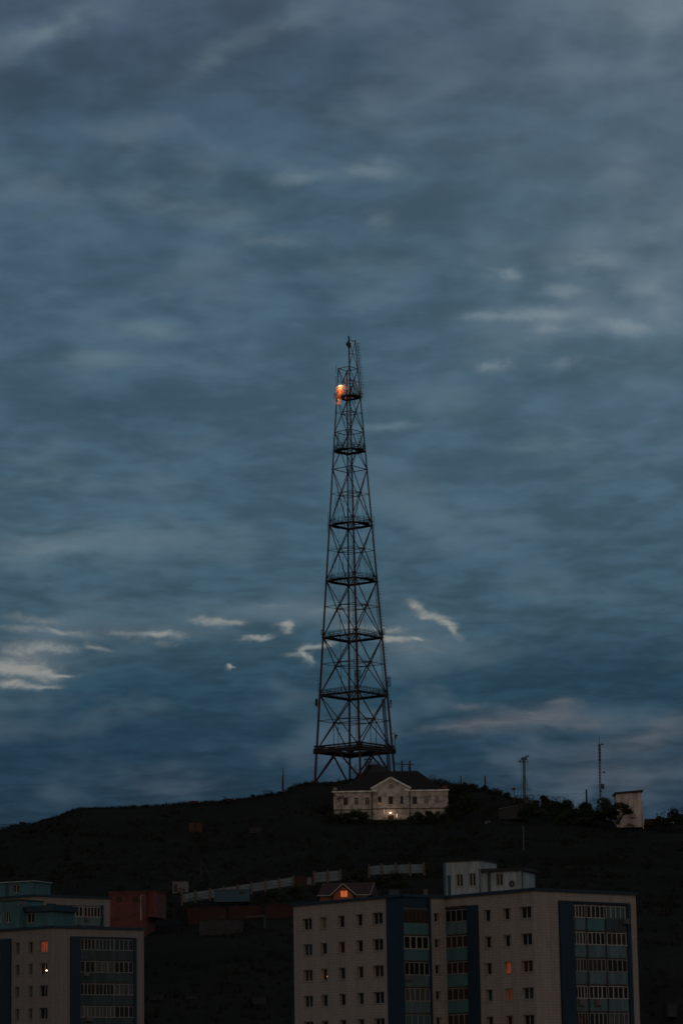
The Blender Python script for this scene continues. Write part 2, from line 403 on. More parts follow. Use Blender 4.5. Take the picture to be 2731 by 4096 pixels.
# ---------------------------------------------------------------- terrain
SKY = [(-9000, 3345), (-900, 3345), (-300, 3330), (0, 3318), (60, 3300), (110, 3294), (132, 3296), (150, 3288), (200, 3272), (250, 3256), (285, 3239), (310, 3233), (450, 3229), (600, 3223),
       (750, 3212), (900, 3203), (1000, 3189), (1080, 3178), (1130, 3173), (1155, 3152), (1190, 3138), (1225, 3131), (1290, 3129), (1345, 3127), (1400, 3115), (1450, 3112), (1620, 3110),
       (1760, 3120), (1800, 3135), (1850, 3138), (1880, 3146), (1930, 3157), (1980, 3169), (2030, 3187), (2080, 3205), (2150, 3225), (2300, 3245), (2420, 3280), (2480, 3296), (2600, 3297), (2731, 3293), (3300, 3280), (4200, 3300), (12000, 3330)]
def interp(tab, x):
    if x <= tab[0][0]: return tab[0][1]
    for (a, b), (c, d) in zip(tab, tab[1:]):
        if x <= c: return b + (d - b) * (x - a) / (c - a)
    return tab[-1][1]
def elev_of(px, py):
    d = ray(px, py); return d.z / d.y
YSKY = [(-900, 760), (300, 770), (1130, 780), (1250, 785), (1700, 785), (1900, 770), (2150, 745), (2450, 712), (2731, 715), (3600, 740)]
EF = [(-3000, .060), (300, .0625), (735, .0640), (1150, .0665), (1360, .0700), (1690, .0708), (2200, .068), (3000, .064)]
def hill_z(x, Y):
    px = 1383 + F_PX * x / max(Y, 50)
    ys = interp(YSKY, px); es = elev_of(px, interp(SKY, px)); ef = interp(EF, px)
    f_ = (min(737, ys - 12) - 545) / (ys - 545); em = ef + (es - ef) * f_
    k_ = interp([(1180, 0), (1310, 1), (1840, 1), (1990, 0)], px); em += k_ * (elev_of(px, 3288) - em)
    kn = [(0, None), (250, -.040), (330, -.020), (390, -.002), (420, .015), (460, .042), (500, ef - .008), (545, ef), (min(737, ys - 12), em), (ys, es)]
    if Y <= 250: return 6.0 * max(0, (Y - 60)) / 190 + 0.0
    if Y <= ys:
        for (a, b), (c, d) in zip(kn[1:], kn[2:]):
            if Y <= c:
                e = b + (d - b) * (Y - a) / (c - a); break
        z = 16 + e * Y
    else:
        zt = 16 + es * ys; k = min(1, max(0, (Y - ys - 70)) / 1200)
        z = zt - .01 * (Y - ys) - k * k * (3 - 2 * k) * (zt - 2)
    return z
def hz(x, Y):
    z = hill_z(x, Y)
    amp = min(1, max(0, (Y - 380) / 80)) * (.22 if Y > 600 else .2)
    return z + amp * (noise.noise(Vector((x * .09, Y * .05, 1))) + .5 * noise.noise(Vector((x * .3, Y * .2, 5))))
def ground_at(px, py):                     # where the pixel ray meets the slope
    lo, hi = 300.0, interp(YSKY, px) - .5
    f = lambda Y: hill_z(at(px, py, Y).x, Y) - at(px, py, Y).z
    for _ in range(40):
        mid = (lo + hi) / 2
        if f(mid) < 0: lo = mid
        else: hi = mid
    p = at(px, py, (lo + hi) / 2); return Vector((p.x, p.y, hz(p.x, p.y)))
us = []
u = -1.6
while u < 1.6:
    us.append(u); u += .0011 if abs(u) < .125 else (.006 if abs(u) < .25 else .05)
Ys = [60, 120, 180, 230, 250, 270, 290, 310, 330, 345, 360, 375, 390] + [400 + 7 * i for i in range(58)] + [812, 820, 830, 845, 860, 880, 910, 950, 1000, 1100, 1250, 1450, 1700, 2000, 2400, 3000]
mb = MB(); vs = []; fs = []
for Y in Ys:
    for u in us: vs.append((u * Y, Y, hz(u * Y, Y)))
n = len(us)
for j in range(len(Ys) - 1):
    for i in range(n - 1): fs.append((j*n + i, j*n + i + 1, (j+1)*n + i + 1, (j+1)*n + i))
mb.add(vs, fs)
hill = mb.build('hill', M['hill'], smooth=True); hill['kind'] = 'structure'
mb = MB(); mb.quad((-9000, -9000, -1), (9000, -9000, -1), (9000, 9000, -1), (-9000, 9000, -1))
gd = mb.build('ground', M['ground']); gd['kind'] = 'structure'

def blade(mb, p, h, w, lean):
    a = random.uniform(0, math.pi * 2); dxx = math.cos(a) * w; dyy = math.sin(a) * w
    b = random.uniform(0, math.pi * 2)
    t = (p[0] + math.cos(b) * lean, p[1] + math.sin(b) * lean, p[2] + h)
    mb.add([(p[0]-dxx, p[1]-dyy, p[2]-.1), (p[0]+dxx, p[1]+dyy, p[2]-.1), t], [(0, 1, 2)])
mb = MB()
for i in range(3600):                        # rough grass and weeds along the ridge
    px = random.uniform(-60, 2800); Y = interp(YSKY, px) + random.uniform(-6, 4)
    x = (px - 1383) / F_PX * Y; z = hz(x, Y)
    big = noise.noise(Vector((px * .02, 3, 1))) > .2
    for k in range(5): blade(mb, (x + random.uniform(-.35, .35), Y + random.uniform(-.3, .3), z), random.uniform(.15, .55) * (1.6 if big else 1), .06, .2)
for i in range(5000):                        # scrub on the slope
    px = random.uniform(-60, 2800); Y = random.uniform(430, 760)
    x = (px - 1383) / F_PX * Y
    if noise.noise(Vector((x * .06, Y * .04, 9))) < -.1: continue
    z = hz(x, Y)
    for k in range(4): blade(mb, (x + random.uniform(-.5, .5), Y + random.uniform(-.5, .5), z), random.uniform(.3, 1.1), .18, .4)
tag(mb.build('grass', M['grass']), 'rough dry grass and weeds on the dark hillside', 'grass', kind='stuff')

def leafy(mb, c, r, n, size, sq=(1, 1, .8)):
    c = Vector(c)
    for i in range(n):
        while True:
            d = Vector((random.uniform(-1, 1), random.uniform(-1, 1), random.uniform(-1, 1)))
            if .2 < d.length < 1: break
        d = d * (.55 + .45 * random.random()) / max(d.length, .5) * r
        p = c + Vector((d.x * sq[0], d.y * sq[1], d.z * sq[2]))
        a = Vector((random.gauss(0, 1), random.gauss(0, 1), random.gauss(0, 1))).normalized()
        b = a.orthogonal().normalized(); s_ = size * random.uniform(.5, 1.3)
        c2 = a.cross(b)
        mb.add([p + b*s_, p + c2*s_*.6, p - b*s_, p - c2*s_*.6], [(0, 1, 2, 3)])
random.seed(91)
mb = MB()
def scrub(px, Y, h):
    x = (px - 1383) / F_PX * Y; z = hz(x, Y)
    leafy(mb, (x, Y, z + h * .45), h * random.uniform(.6, .9), int(60 + 90 * h), .16, (random.uniform(1, 1.6), 1, .75))
    for k in range(3): leafy(mb, (x + random.uniform(-.6, .6) * h, Y, z + h * random.uniform(.7, 1.1)), .25 * h, 14, .12)
for i in range(230):
    px = random.uniform(-40, 2780); Y = random.uniform(560, 755)
    if 1300 < px < 1830 and Y > 715: continue
    if noise.noise(Vector((px * .004, Y * .02, 2))) < -.05: continue
    scrub(px, Y, random.uniform(.6, 1.9))
for a_, b_, n_, h0, h1 in ((1840, 2140, 46, .4, 1.3), (990, 1130, 12, .3, .8), (2580, 2780, 10, .5, 1.2), (70, 330, 12, .2, .5), (1180, 1330, 7, .2, .5), (500, 980, 10, .2, .45)):
    for i in range(n_):
        px = random.uniform(a_, b_); scrub(px, interp(YSKY, px) - random.uniform(0, 5), random.uniform(h0, h1))
tag(mb.build('undergrowth', M['leaf2']), 'dark low scrub scattered over the hillside and along its ridge', 'scrub', kind='stuff')
def tree(name, px, pyb, pyt, wpx, Y, label, group=None, leaf='leaf', stems=3, dens=1.0, flat=.8, cat='tree', low=.25):
    base = at(px, pyb, Y); s = Y / F_PX; H = (pyb - pyt) * s; W = wpx * s
    t = thing(name, base, label, cat, group)
    cr = MB(); tr = MB(); nb = max(9, int(W * 2.4))
    for k in range(nb):
        fx = random.uniform(-.5, .5); fz = random.uniform(low, .88)
        env = 1 - (abs(fx) * 2) ** 2.6
        c = base + Vector((fx * W * .82, random.uniform(-.3, .3) * W * .7, H * (low + (fz - low) * env)))
        r = random.uniform(.14, .24) * min(W, H * 1.3)
        c.z = min(c.z, base.z + H - r * flat * .9)
        leafy(cr, c, r, int(330 * dens), .13 + .035 * r, (1.15, 1, flat))
        if k < stems * 3:
            j = base + Vector((random.uniform(-.05, .05) * W, 0, -.3)); mid = base.lerp(c, .5) + Vector((random.uniform(-.2, .2), 0, .1*H))
            tr.tube(j, mid, .12, .08, 5); tr.tube(mid, c, .08, .03, 5)
    for k in range(int(W * 5)):             # loose twigs past the outline
        fx = random.uniform(-.46, .46); c = base + Vector((fx * W, random.uniform(-.2, .2) * W, H * (.93 - abs(fx) ** 2 * 1.6) * random.uniform(.85, 1.0)))
        tp = c + Vector((random.uniform(-.4, .4), 0, random.uniform(.2, .7))); cr.tube(c - Vector((0, 0, .5)), tp, .025, .01, 3)
        leafy(cr, tp, .28, 7, .10)
    tr.build('trunk', M['bark'], t); cr.build('crown', M[leaf], t)
    return t

# ---------------------------------------------------------------- lattice tower
TY = 800.0
AXP = lambda y: 1418 + (y - 3005) * .0172
tb = at(AXP(3127), 3127, TY); TX = at(AXP(2400), 2400, TY).x
def tz(y): return at(AXP(y), y, TY).z
PHI = R_(7.3)
zA, zB = tz(3000), tz(1475)
wA = (at(1569, 3000, TY).x - at(1266.8, 3000, TY).x) / 2 / math.cos(PHI); wB = (at(1430.5, 1473, TY).x - at(1353, 1475, TY).x) / 2 / math.cos(PHI)
def rad(z): return wA + (wB - wA) * (z - zA) / (zB - zA)
DIRS = [Vector((math.sin(PHI), -math.cos(PHI), 0)), Vector((math.cos(PHI), math.sin(PHI), 0)), Vector((-math.sin(PHI), math.cos(PHI), 0)), Vector((-math.cos(PHI), -math.sin(PHI), 0))]
AX = Vector((TX, TY, 0))
def cor(k, z, dr=0.0): return AX + DIRS[k % 4] * (rad(z) + dr) + Vector((0, 0, z))
zG = tz(3127) - .2
tower = thing('lattice_tower', (TX, TY, zG), 'tall red and dark steel lattice tower with railed platforms on the hilltop', 'tower')
frac = lambda z: (z - zG) / (tz(1358) - zG)
LV = {k: tz(v) for k, v in dict(P0=3001, M0=2893, P1=2779, M1=2664, P2=2549, M2=2436, P3=2323, M3=2211, P4=2100, M4=1988, R4=1877, P5=1803, R5=1729, M5=1654, P6=1590, M6=1524, R6=1475, TOP=1362).items()}
legtop = [LV['TOP'] + .6, LV['TOP'], tz(1483), LV['R6'] + .5]
for k in range(4):
    mb = MB(); zz = [zG - 1.5] + [LV[a] for a in ('P0', 'P1', 'P2', 'P3', 'P4', 'R4', 'P6', 'R6')] + ([legtop[k]] if k < 2 else [])
    for a, b in zip(zz, zz[1:]): mb.tube(cor(k, a), cor(k, b), .34 - .20 * frac(a), .34 - .20 * frac(b), 8)
    for a in zz[1:]: mb.tube(cor(k, a - .12), cor(k, a + .12), .52 - .32 * frac(a), None, 8)   # flanges
    mb.box(cor(k, zG - .2), 2.0, 2.0, 1.2)
    mb.build('leg', M['steel_red'] if k in (0, 3) else M['steel'], tower)
def xpanel(k, za, zm, zb, steel=None):       # one crossed face panel between rings
    mb = MB(); rr = .17 - .085 * frac(zm)
    a, b, c, d = cor(k, za), cor(k+1, za), cor(k, zb), cor(k+1, zb)
    wa, wb = rad(za), rad(zb); t = wa / (wa + wb)
    x = a.lerp(d, t)
    for p in (a, b, c, d): mb.tube(p, x, rr, rr, 6)
    mb.ball(x, rr * 2.3, 8, 5)
    mb.build('cross_brace', M[steel or ('steel' if k % 2 else 'steel_red')], tower)
    return x
def ring(pts, r, name='ring_beam', extra=()):
    mb = MB()
    for a, b in zip(pts, pts[1:] + pts[:1]): mb.tube(a, b, r, r, 6)
    for a, b in extra: mb.tube(a, b, r * .8, r * .8, 5)
    return mb.build(name, M['steel'], tower)
PAN = [('P0', 'M0', 'P1'), ('P1', 'M1', 'P2'), ('P2', 'M2', 'P3'), ('P3', 'M3', 'P4'), ('P4', 'M4', 'R4'), ('R4', 'P5', 'R5'), ('R5', 'M5', 'P6'), ('P6', 'M6', 'R6')]
for a, mm_, b in PAN:
    xs = [xpanel(k, LV[a], LV[mm_], LV[b]) for k in range(4)]
    zm = xs[0].z; r = .125 - .055 * frac(zm)
    ex = []
    for k in range(4):
        ex += [(cor(k, zm), xs[k]), (cor(k, zm), xs[(k + 3) % 4])]
    if mm_ != 'P5': ring(xs, r, 'ring_beam', ex + [(xs[0], xs[2])])
for a in ('R4', 'R5', 'R6'): ring([cor(k, LV[a]) for k in range(4)], .16 - .06 * frac(LV[a]))
# the upper stage rises on the near and right legs only
mb = MB(); zt, zl_ = LV['TOP'] - .3, LV['R6']; zm = tz(1420)
mb.tube(cor(0, zt), cor(1, zt), .09); mb.tube(cor(0, zt), cor(1, zl_), .09); mb.tube(cor(1, zt), cor(0, zl_), .08); mb.tube(cor(0, zm), cor(1, zm), .07)
mb.build('cross_brace', M['steel'], tower)
# splayed foot braces to the middle of each side
for k in range(4):
    mb = MB(); zt = LV['P0'] - .3; midp = (cor(k, zt) + cor(k+1, zt)) / 2
    mb.tube(cor(k, zG), midp + Vector((0, 0, -.5)), .26, .24, 7); mb.tube(cor(k+1, zG), midp + Vector((0, 0, -.5)), .26, .24, 7)
    mb.build('foot_brace', M['steel_red'] if k in (3, 0) else M['steel'], tower)
# heavy splice stiffeners on near-leg area
def railing(pts, parent, h=1.25, rails=3, step=1.3, r=.05, closed=True, name='railing'):
    mb = MB(); seq = list(zip(pts, pts[1:] + pts[:1])) if closed else list(zip(pts, pts[1:]))
    for a, b in seq:
        for q in range(rails):
            o = Vector((0, 0, h * (q + 1) / rails)); mb.tube(a + o, b + o, r, r, 4)
        n = max(1, round((b - a).length / step))
        for i in range(n + 1):
            p = a.lerp(b, i / n); mb.tube(p, p + Vector((0, 0, h)), r, r, 4)
    return mb.build(name, M['steel_dark'], parent)
def platform(key, outer=.25, inner=1.5, beam=.42, lobes=False, extra=None, rail_h=1.3):
    z = LV[key]; mb = MB()
    O = [cor(k, z, outer) for k in range(4)]; I = [cor(k, z, -inner) for k in range(4)]
    for k in range(4):
        a, b, c, d = O[k], O[(k+1) % 4], I[(k+1) % 4], I[k]
        up = Vector((0, 0, .09))
        mb.add([a, b, c, d, a+up, b+up, c+up, d+up], [(3, 2, 1, 0), (4, 5, 6, 7), (0, 1, 5, 4), (2, 3, 7, 6)])
        mb.beam(cor(k, z - beam/2), cor(k+1, z - beam/2), .28, beam)
        mb.beam(I[k] - Vector((0, 0, .12)), I[(k+1) % 4] - Vector((0, 0, .12)), .16, .24)
        n = 5
        for i in range(1, n):
            mb.beam(O[k].lerp(O[(k+1) % 4], i/n) - Vector((0,0,.1)), I[k].lerp(I[(k+1) % 4], i/n) - Vector((0,0,.1)), .1, .18)
    pl = mb.build('platform', M['grate'], tower)
    rp = []
    if lobes:
        lb = MB()
        for k in range(4):
            a, b = O[k], O[(k+1) % 4]; nrm = Vector(((b-a).y, -(b-a).x, 0)).normalized()
            if nrm.dot(a - AX) < 0: nrm = -nrm
            q = [a.lerp(b, .16), a.lerp(b, .36) + nrm * 1.2, a.lerp(b, .64) + nrm * 1.2, a.lerp(b, .84)]
            dn = Vector((0, 0, -.18)); lb.add([v + Vector((0,0,.05)) for v in q] + [v + dn for v in q], [(0, 1, 2, 3), (7, 6, 5, 4), (0, 4, 5, 1), (1, 5, 6, 2), (2, 6, 7, 3), (3, 7, 4, 0)])
            rp += [a] + q
        lb.build('bracket_deck', M['grate'], tower)
    else: rp = O
    railing(rp, tower, rail_h)
    railing(I, tower, rail_h, 2, 1.8)
    return pl
platform('P1', .2, 1.2, .5); platform('P2', .25, 1.4, .42)
platform('P3', .1, 1.0, .40, True); platform('P4', .1, .95, .38, True, rail_h=1.5); platform('P5', .05, 1.1, .4, True, rail_h=1.5)
platform('P6', .7, 1.1, .32, False, rail_h=1.2)
# the lowest platform is a deep box of beams with stub ends past the corners
z = LV['P0']; mb = MB(); zu = tz(2986)
for k in range(4):
    for zz, w, hh in ((z - .45, .45, 1.0), (z + .35, .3, .32), (zu, .28, .4)):
        a, b = cor(k, zz), cor(k+1, zz); e = (b - a).normalized()
        mb.beam(a - e * 1.0, b + e * 1.0, w, hh)
    I0, I1 = cor(k, z, -2.4), cor(k+1, z, -2.4)
    mb.beam(I0, I1, .3, .45)
    mb.add([cor(k, z), cor(k+1, z), I1, I0], [(0, 1, 2, 3)])
    for i in range(1, 7): mb.beam(cor(k, z).lerp(cor(k+1, z), i/7), I0.lerp(I1, i/7), .16, .3)
mb.beam(cor(0, z, -2.4), cor(2, z, -2.4), .2, .3); mb.beam(cor(1, z, -2.4), cor(3, z, -2.4), .2, .3)
mb.build('platform', M['grate'], tower)
railing([cor(k, z, .1) for k in range(4)], tower, zu - z, 2, 1.0, .04); railing([cor(k, z, -2.4) for k in range(4)], tower, 1.2, 2, 1.0, .04)
# hanger rods to the bracket decks
for key, mk in (('P3', 'M3'), ('P4', 'M4'), ('P5', 'R5')):
    mb = MB(); z0, z1 = LV[key], (LV[mk] if key != 'P5' else LV['R5'])
    for k in range(4):
        a0, b0 = cor(k, z0), cor(k+1, z0); a1, b1 = cor(k, z1), cor(k+1, z1)
        nrm = ((a0 + b0) / 2 - AX); nrm.z = 0; nrm.normalize()
        for f0, f1, o in ((.2, .26, .2), (.36, .38, 1.4), (.64, .62, 1.4), (.8, .74, .2)): mb.tube(a0.lerp(b0, f0) + nrm * o, a1.lerp(b1, f1), .035, .035, 4)
    mb.build('hanger_rods', M['steel_dark'], tower)
# ladder beside the near leg
def ladder(pts, w, name, parent, side, rung=.6, r=.05, cage=0, mat_='steel_dark'):
    mb = MB(); sd = Vector(side).normalized() * w / 2
    for a, b in zip(pts, pts[1:]):
        mb.tube(a - sd, b - sd, r, r, 4); mb.tube(a + sd, b + sd, r, r, 4)
        n = int((b - a).length / rung)
        for i in range(n):
            p = a.lerp(b, i / n); mb.tube(p - sd, p + sd, r * .7, r * .7, 4)
    return mb.build(name, M[mat_], parent)
off = Vector((-.55, .55, 0))
ladder([cor(0, z_) + off for z_ in (tz(2980), tz(2549), tz(2100), tz(1600))], .5, 'ladder', tower, (1, 0, 0))
# cable ladder inside the right leg
lo_ = [cor(1, z_) + Vector((-1.35 + .8 * frac(z_), .2, 0)) for z_ in (zG, LV['P1'] - 1)]
ladder(lo_, .75, 'cable_ladder', tower, (1, 0, 0), .45, .10)
mb = MB()
for i in range(5): mb.tube(lo_[0] + Vector((-.28 + .14 * i, .1, 0)), lo_[1] + Vector((-.28 + .14 * i, .1, 0)), .045, .045, 5)
mb.build('feeder_cables', M['wire'], tower)
ladder([cor(1, z_) + Vector((-1.0 + 1.05 * frac(z_), .1, 0)) for z_ in (LV['P1'] - 1, LV['P3'] + 1)], .3, 'cable_ladder', tower, (1, 0, 0), .6, .05)
# step bolts
for k, ya, yb, ln, sg in ((1, 2790, 2325, .75, 1), (1, 2325, 1600, .35, 1), (2, 2549, 1900, .38, 1), (3, 1877, 1600, .35, 1)):
    mb = MB(); z_ = tz(ya)
    while z_ < tz(yb):
        p = cor(k, z_); mb.tube(p, p + Vector((ln * sg, 0, 0)), .045, .04, 4)
        if ln > .6: mb.tube(p + Vector((ln, 0, 0)), p + Vector((ln, 0, .12)), .04, .04, 4)
        z_ += .85
    mb.build('step_bolts', M['steel_dark'], tower)
# hoist cables
mb = MB()
for px, y0, y1 in ((1349, 1840, 2760), (1420 - 60, 2420, 2760), (1457, 2440, 2760), (1334, 2893, 2985), (1352, 2893, 2985), (1481, 2893, 2990), (1502, 2893, 2990)):
    a = at(px, y0, TY + 1); b = Vector((a.x, a.y, at(px, y1, TY + 1).z)); rr = .03 if y1 < 2800 else .08
    mb.tube(a, b, rr, rr, 4)
mb.build('hoist_cables', M['wire'], tower)
# small aerials, cages and dishes fixed to the legs
def frame_rect(px0, py0, px1, py1, Y, r, name, fill=0, depth=.8, m_='steel_dark'):
    mb = MB(); a, b, c, d = at(px0, py0, Y), at(px1, py0, Y), at(px1, py1, Y), at(px0, py1, Y)
    o = Vector((0, depth, 0))
    for dd in (Vector((0, 0, 0)), o):
        for p, q in ((a, b), (b, c), (c, d), (d, a)): mb.tube(p + dd, q + dd, r, r, 4)
        for i in range(fill):
            t = (i + 1) / (fill + 1); mb.tube(a.lerp(d, t) + dd, b.lerp(c, t) + dd, r * .7, r * .7, 4)
    for p in (a, b, c, d): mb.tube(p, p + o, r, r, 4)
    return mb.build(name, M[m_], tower)
frame_rect(1549, 2708, 1561, 2745, TY + 1, .06, 'service_cage', 6)
frame_rect(1284, 2521, 1294, 2538, TY - 1, .06, 'service_cage', 0)
frame_rect(1530, 2518, 1537.5, 2535, TY + 1, .06, 'service_cage', 1)
frame_rect(1420, 2680, 1442, 2708, TY - 12, .06, 'service_cage', 4)
frame_rect(1418, 2694, 1428, 2740, TY - 9.5, .06, 'service_cage', 5)
def whip(pts, r=.06, name='whip_antenna', Y=TY):
    mb = MB()
    for seg in pts: mb.tube(at(*seg[0], Y), at(*seg[1], Y), r, r, 5)
    return mb.build(name, M['steel_dark'], tower)
whip([((1344.5, 1460), (1343, 1492)), ((1343, 1492), (1351.5, 1491.5))])
whip([((1343, 1505), (1342.5, 1548)), ((1343, 1505), (1351, 1504.5))])
whip([((1312, 2050), (1310.5, 2128)), ((1310.5, 2089), (1321, 2089)), ((1312, 2068), (1320, 2076)), ((1311, 2108), (1319, 2102))])
whip([((1496, 2064), (1497, 2144)), ((1496, 2083), (1487, 2090)), ((1496.5, 2103), (1488, 2103))])
whip([((1268, 2721), (1277, 2720)), ((1268, 2721), (1267.5, 2727)), ((1273, 2733), (1271, 2768)), ((1273, 2735), (1280, 2734))], .05)
whip([((1578, 2925), (1578.5, 2984)), ((1566, 2935), (1578, 2935)), ((1571, 2984), (1579, 2984))], .09, 'antenna_pole')
mb = MB()
for px, py, r in ((1264.5, 2808, .16), (1268, 2813, .12)): mb.beam(at(px, py - 14, TY - 1), at(px - 1, py + 14, TY - 1), .3, .5)
mb.tube(at(1264, 2795, TY - 1), at(1278, 2794, TY - 1), .06); mb.tube(at(1264, 2826, TY - 1), at(1275, 2824, TY - 1), .06)
mb.build('panel_antenna', M['steel_dark'], tower)
mb = MB(); mb.beam(at(1561.5, 2799, TY), at(1562.5, 2816, TY), .3, .4); mb.tube(at(1562, 2800, TY), at(1564, 2828, TY), .08); mb.tube(at(1553, 2817, TY), at(1564, 2815, TY), .08); mb.tube(at(1554, 2829, TY), at(1566, 2828, TY), .1)
mb.build('panel_antenna', M['steel_dark'], tower)
for px, py, m_ in ((1584, 2943, 'steel_dark'), (1582, 2953, 'dish_pink')):
    mb = MB(); c = at(px, py, TY); mb.tube(c + Vector((.1, -.25, 0)), c + Vector((-.15, .25, 0)), .34, .34, 12); mb.tube(c, at(1578, py, TY), .07)
    mb.build('dish_antenna', M[m_], tower)
# central pole with the drum aerial at its head
mb = MB(); YM = TY - 3
a, b = at(1395.5, 1352, YM), at(1394.5, 1612, YM); b.x = a.x; b.y = a.y
mb.tube(a, b, .17, .22, 8)
mb.ball(a + Vector((0, 0, .1)), .24, 8, 5)
mb.build('antenna_mast', M['steel_dark'], tower)
mb = MB(); c = at(1392.5, 1377, YM - .4)
mb.tube(c + Vector((.3, -.3, 0)), c + Vector((-.3, .3, 0)), .62, .50, 12); mb.tube(c + Vector((.1, 0, .9)), c + Vector((.1, 0, -1.0)), .26, .3, 8)
mb.tube(c + Vector((-.7, 0, .7)), c + Vector((.2, 0, .4)), .05); mb.box(c + Vector((.5, .1, -.6)), .6, .5, .5)
mb.build('drum_antenna', M['steel_dark'], tower)
# second pole right of the right leg, carrying a column of short dipoles
mb = MB(); YD = TY + 1
a, b = at(1428.5, 1371, YD), at(1446, 1575, YD)
mb.tube(a, b, .09, .12, 6); mb.tube(at(1422, 1402, YD), at(1430, 1404, YD), .05); mb.tube(at(1430, 1445, YD), at(1434, 1446, YD), .05); mb.tube(at(1434, 1490, YD), at(1438, 1491, YD), .05)
mb.build('dipole_pole', M['steel'], tower)
mb = MB(); q0, q1 = at(1434, 1374, YD), at(1452, 1550, YD)
mb.tube(q0, q1, .028, .028, 4)
for i in range(16):
    p = q0.lerp(q1, i / 15); w = Vector((.27, 0, .0))
    mb.tube(p - w, p + w, .035, .035, 4); mb.tube(p + w, p + w + Vector((0, 0, -.32)), .04, .04, 4); mb.tube(p - w * .4, p - w * .4 + Vector((0, 0, -.3)), .03, .03, 4)
mb.build('dipole_array', M['steel_dark'], tower)
# equipment crowding the top platform
random.seed(12)
mb = MB(); z = LV['P6']
for i in range(15):
    k = random.choice((0, 0, 1, 0, 2)); p = cor(k, z).lerp(cor(k+1, z), random.random())
    p.z = z + random.uniform(.1, .5); mb.box(p, random.uniform(.2, .5), random.uniform(.2, .5), random.uniform(.3, .9), random.random())
mb.build('equipment_boxes', M['steel_dark'], tower)
mb = MB()
for px, y0, y1, px2 in ((1387, 1548, 1585, 1384), (1404, 1545, 1590, 1400), (1419, 1590, 1614, 1420), (1418, 1556, 1566, 1422), (1413, 1535, 1560, 1416), (1440, 1562, 1580, 1441)):
    mb.tube(at(px, y0, TY - 2), at(px2, y1, TY - 2), .16 if y1 < 1600 else .09, .14, 6)
for p0, p1 in (((1413, 1537), (1436, 1568)), ((1421, 1528), (1441, 1572)), ((1402, 1520), (1414, 1536))): mb.tube(at(*p0, TY), at(*p1, TY), .06)
mb.tube(at(1447, 1593, TY + 3), at(1458, 1603, TY + 3), .05)
mb.build('antenna_clutter', M['steel_dark'], tower)

# glare and falling sparks on the left corner of the top platform
SPM = [glow_mat('spark_yellow', (1.0, .46, .12), 1.15), glow_mat('spark_orange', (1.0, .26, .045), 1.0), glow_mat('spark_red', (1.0, .09, .02), .30), glow_mat('spark_pink', (1.0, .36, .20), .45)]
random.seed(5)
mb = MB(); YS = TY - 2.2
def spark(px, py, r, mi):
    c = at(px, py, YS + random.uniform(-1.0, 1.0)); a = random.uniform(-1, 1); d = Vector((math.cos(a * 1.2), random.uniform(-.3, .3), math.sin(a * 1.2))).normalized() * r * random.uniform(1.2, 2.4)
    x = d.orthogonal().normalized() * r; y = d.cross(x).normalized() * r
    mb.add([c + d, c - d, c + x, c - x, c + y, c - y], [(0, 2, 4), (0, 4, 3), (0, 3, 5), (0, 5, 2), (1, 4, 2), (1, 3, 4), (1, 5, 3), (1, 2, 5)], None, mi)
for i in range(330):
    t = random.random(); py = 1541 + 36 * t; px = 1361 + random.gauss(0, 8.5) + t * 1.5
    if abs(px - 1362) > 17: continue
    hot = 1 - t * .7 - abs(px - 1359) / 30 + random.uniform(-.35, .35)
    spark(px, py, random.uniform(.045, .10), 0 if hot > .72 else (1 if hot > .25 else 2))
for i in range(190):
    t = random.random() ** .8; py = 1572 + 46 * t; px = 1356 - 3 * t + random.gauss(0, 5.5 - 1.5 * t)
    spark(px, py, random.uniform(.03, .075), 1 if random.random() > .45 + .2 * t else (3 if random.random() > .5 else 2))
for cx_, cy_, sx_, sy_, n_ in ((1334, 1604, 5, 5, 14), (1340, 1612, 5, 4, 8), (1381, 1592, 2, 7, 12), (1341, 1588, 3, 5, 6), (1345, 1565, 2, 10, 10), (1352, 1617, 5, 3, 8), (1377, 1545, 3, 6, 10)):
    for i in range(n_): spark(random.gauss(cx_, sx_ * .6), random.gauss(cy_, sy_ * .6), random.uniform(.022, .05), 3 if random.random() > .3 else 1)
c0_ = at(1358, 1600, YS)
single('falling_sparks', mb, SPM, c0_, 'shower of glowing orange sparks falling from the top tower platform', 'sparks', kind='stuff')
mb = MB(); c = at(1360, 1543, YS - .2)
mb.ball(c, .25, 10, 6, (2.0, .7, .5))
wa_ = single('welding_arc', mb, glow_mat('white_hot_arc', (1.0, .80, .55), 7.0), c, 'white hot glowing spot at the head of the orange sparks', 'flame', smooth=True)
wa_.rotation_euler = (0, R_(-16), 0)
pl = bpy.data.lights.new('arc_light', 'POINT'); pl.energy = 550; pl.color = (1, .38, .12); pl.shadow_soft_size = .4
po = bpy.data.objects.new('arc_light', pl); po.location = c + Vector((.1, .2, -.5)); col.objects.link(po)

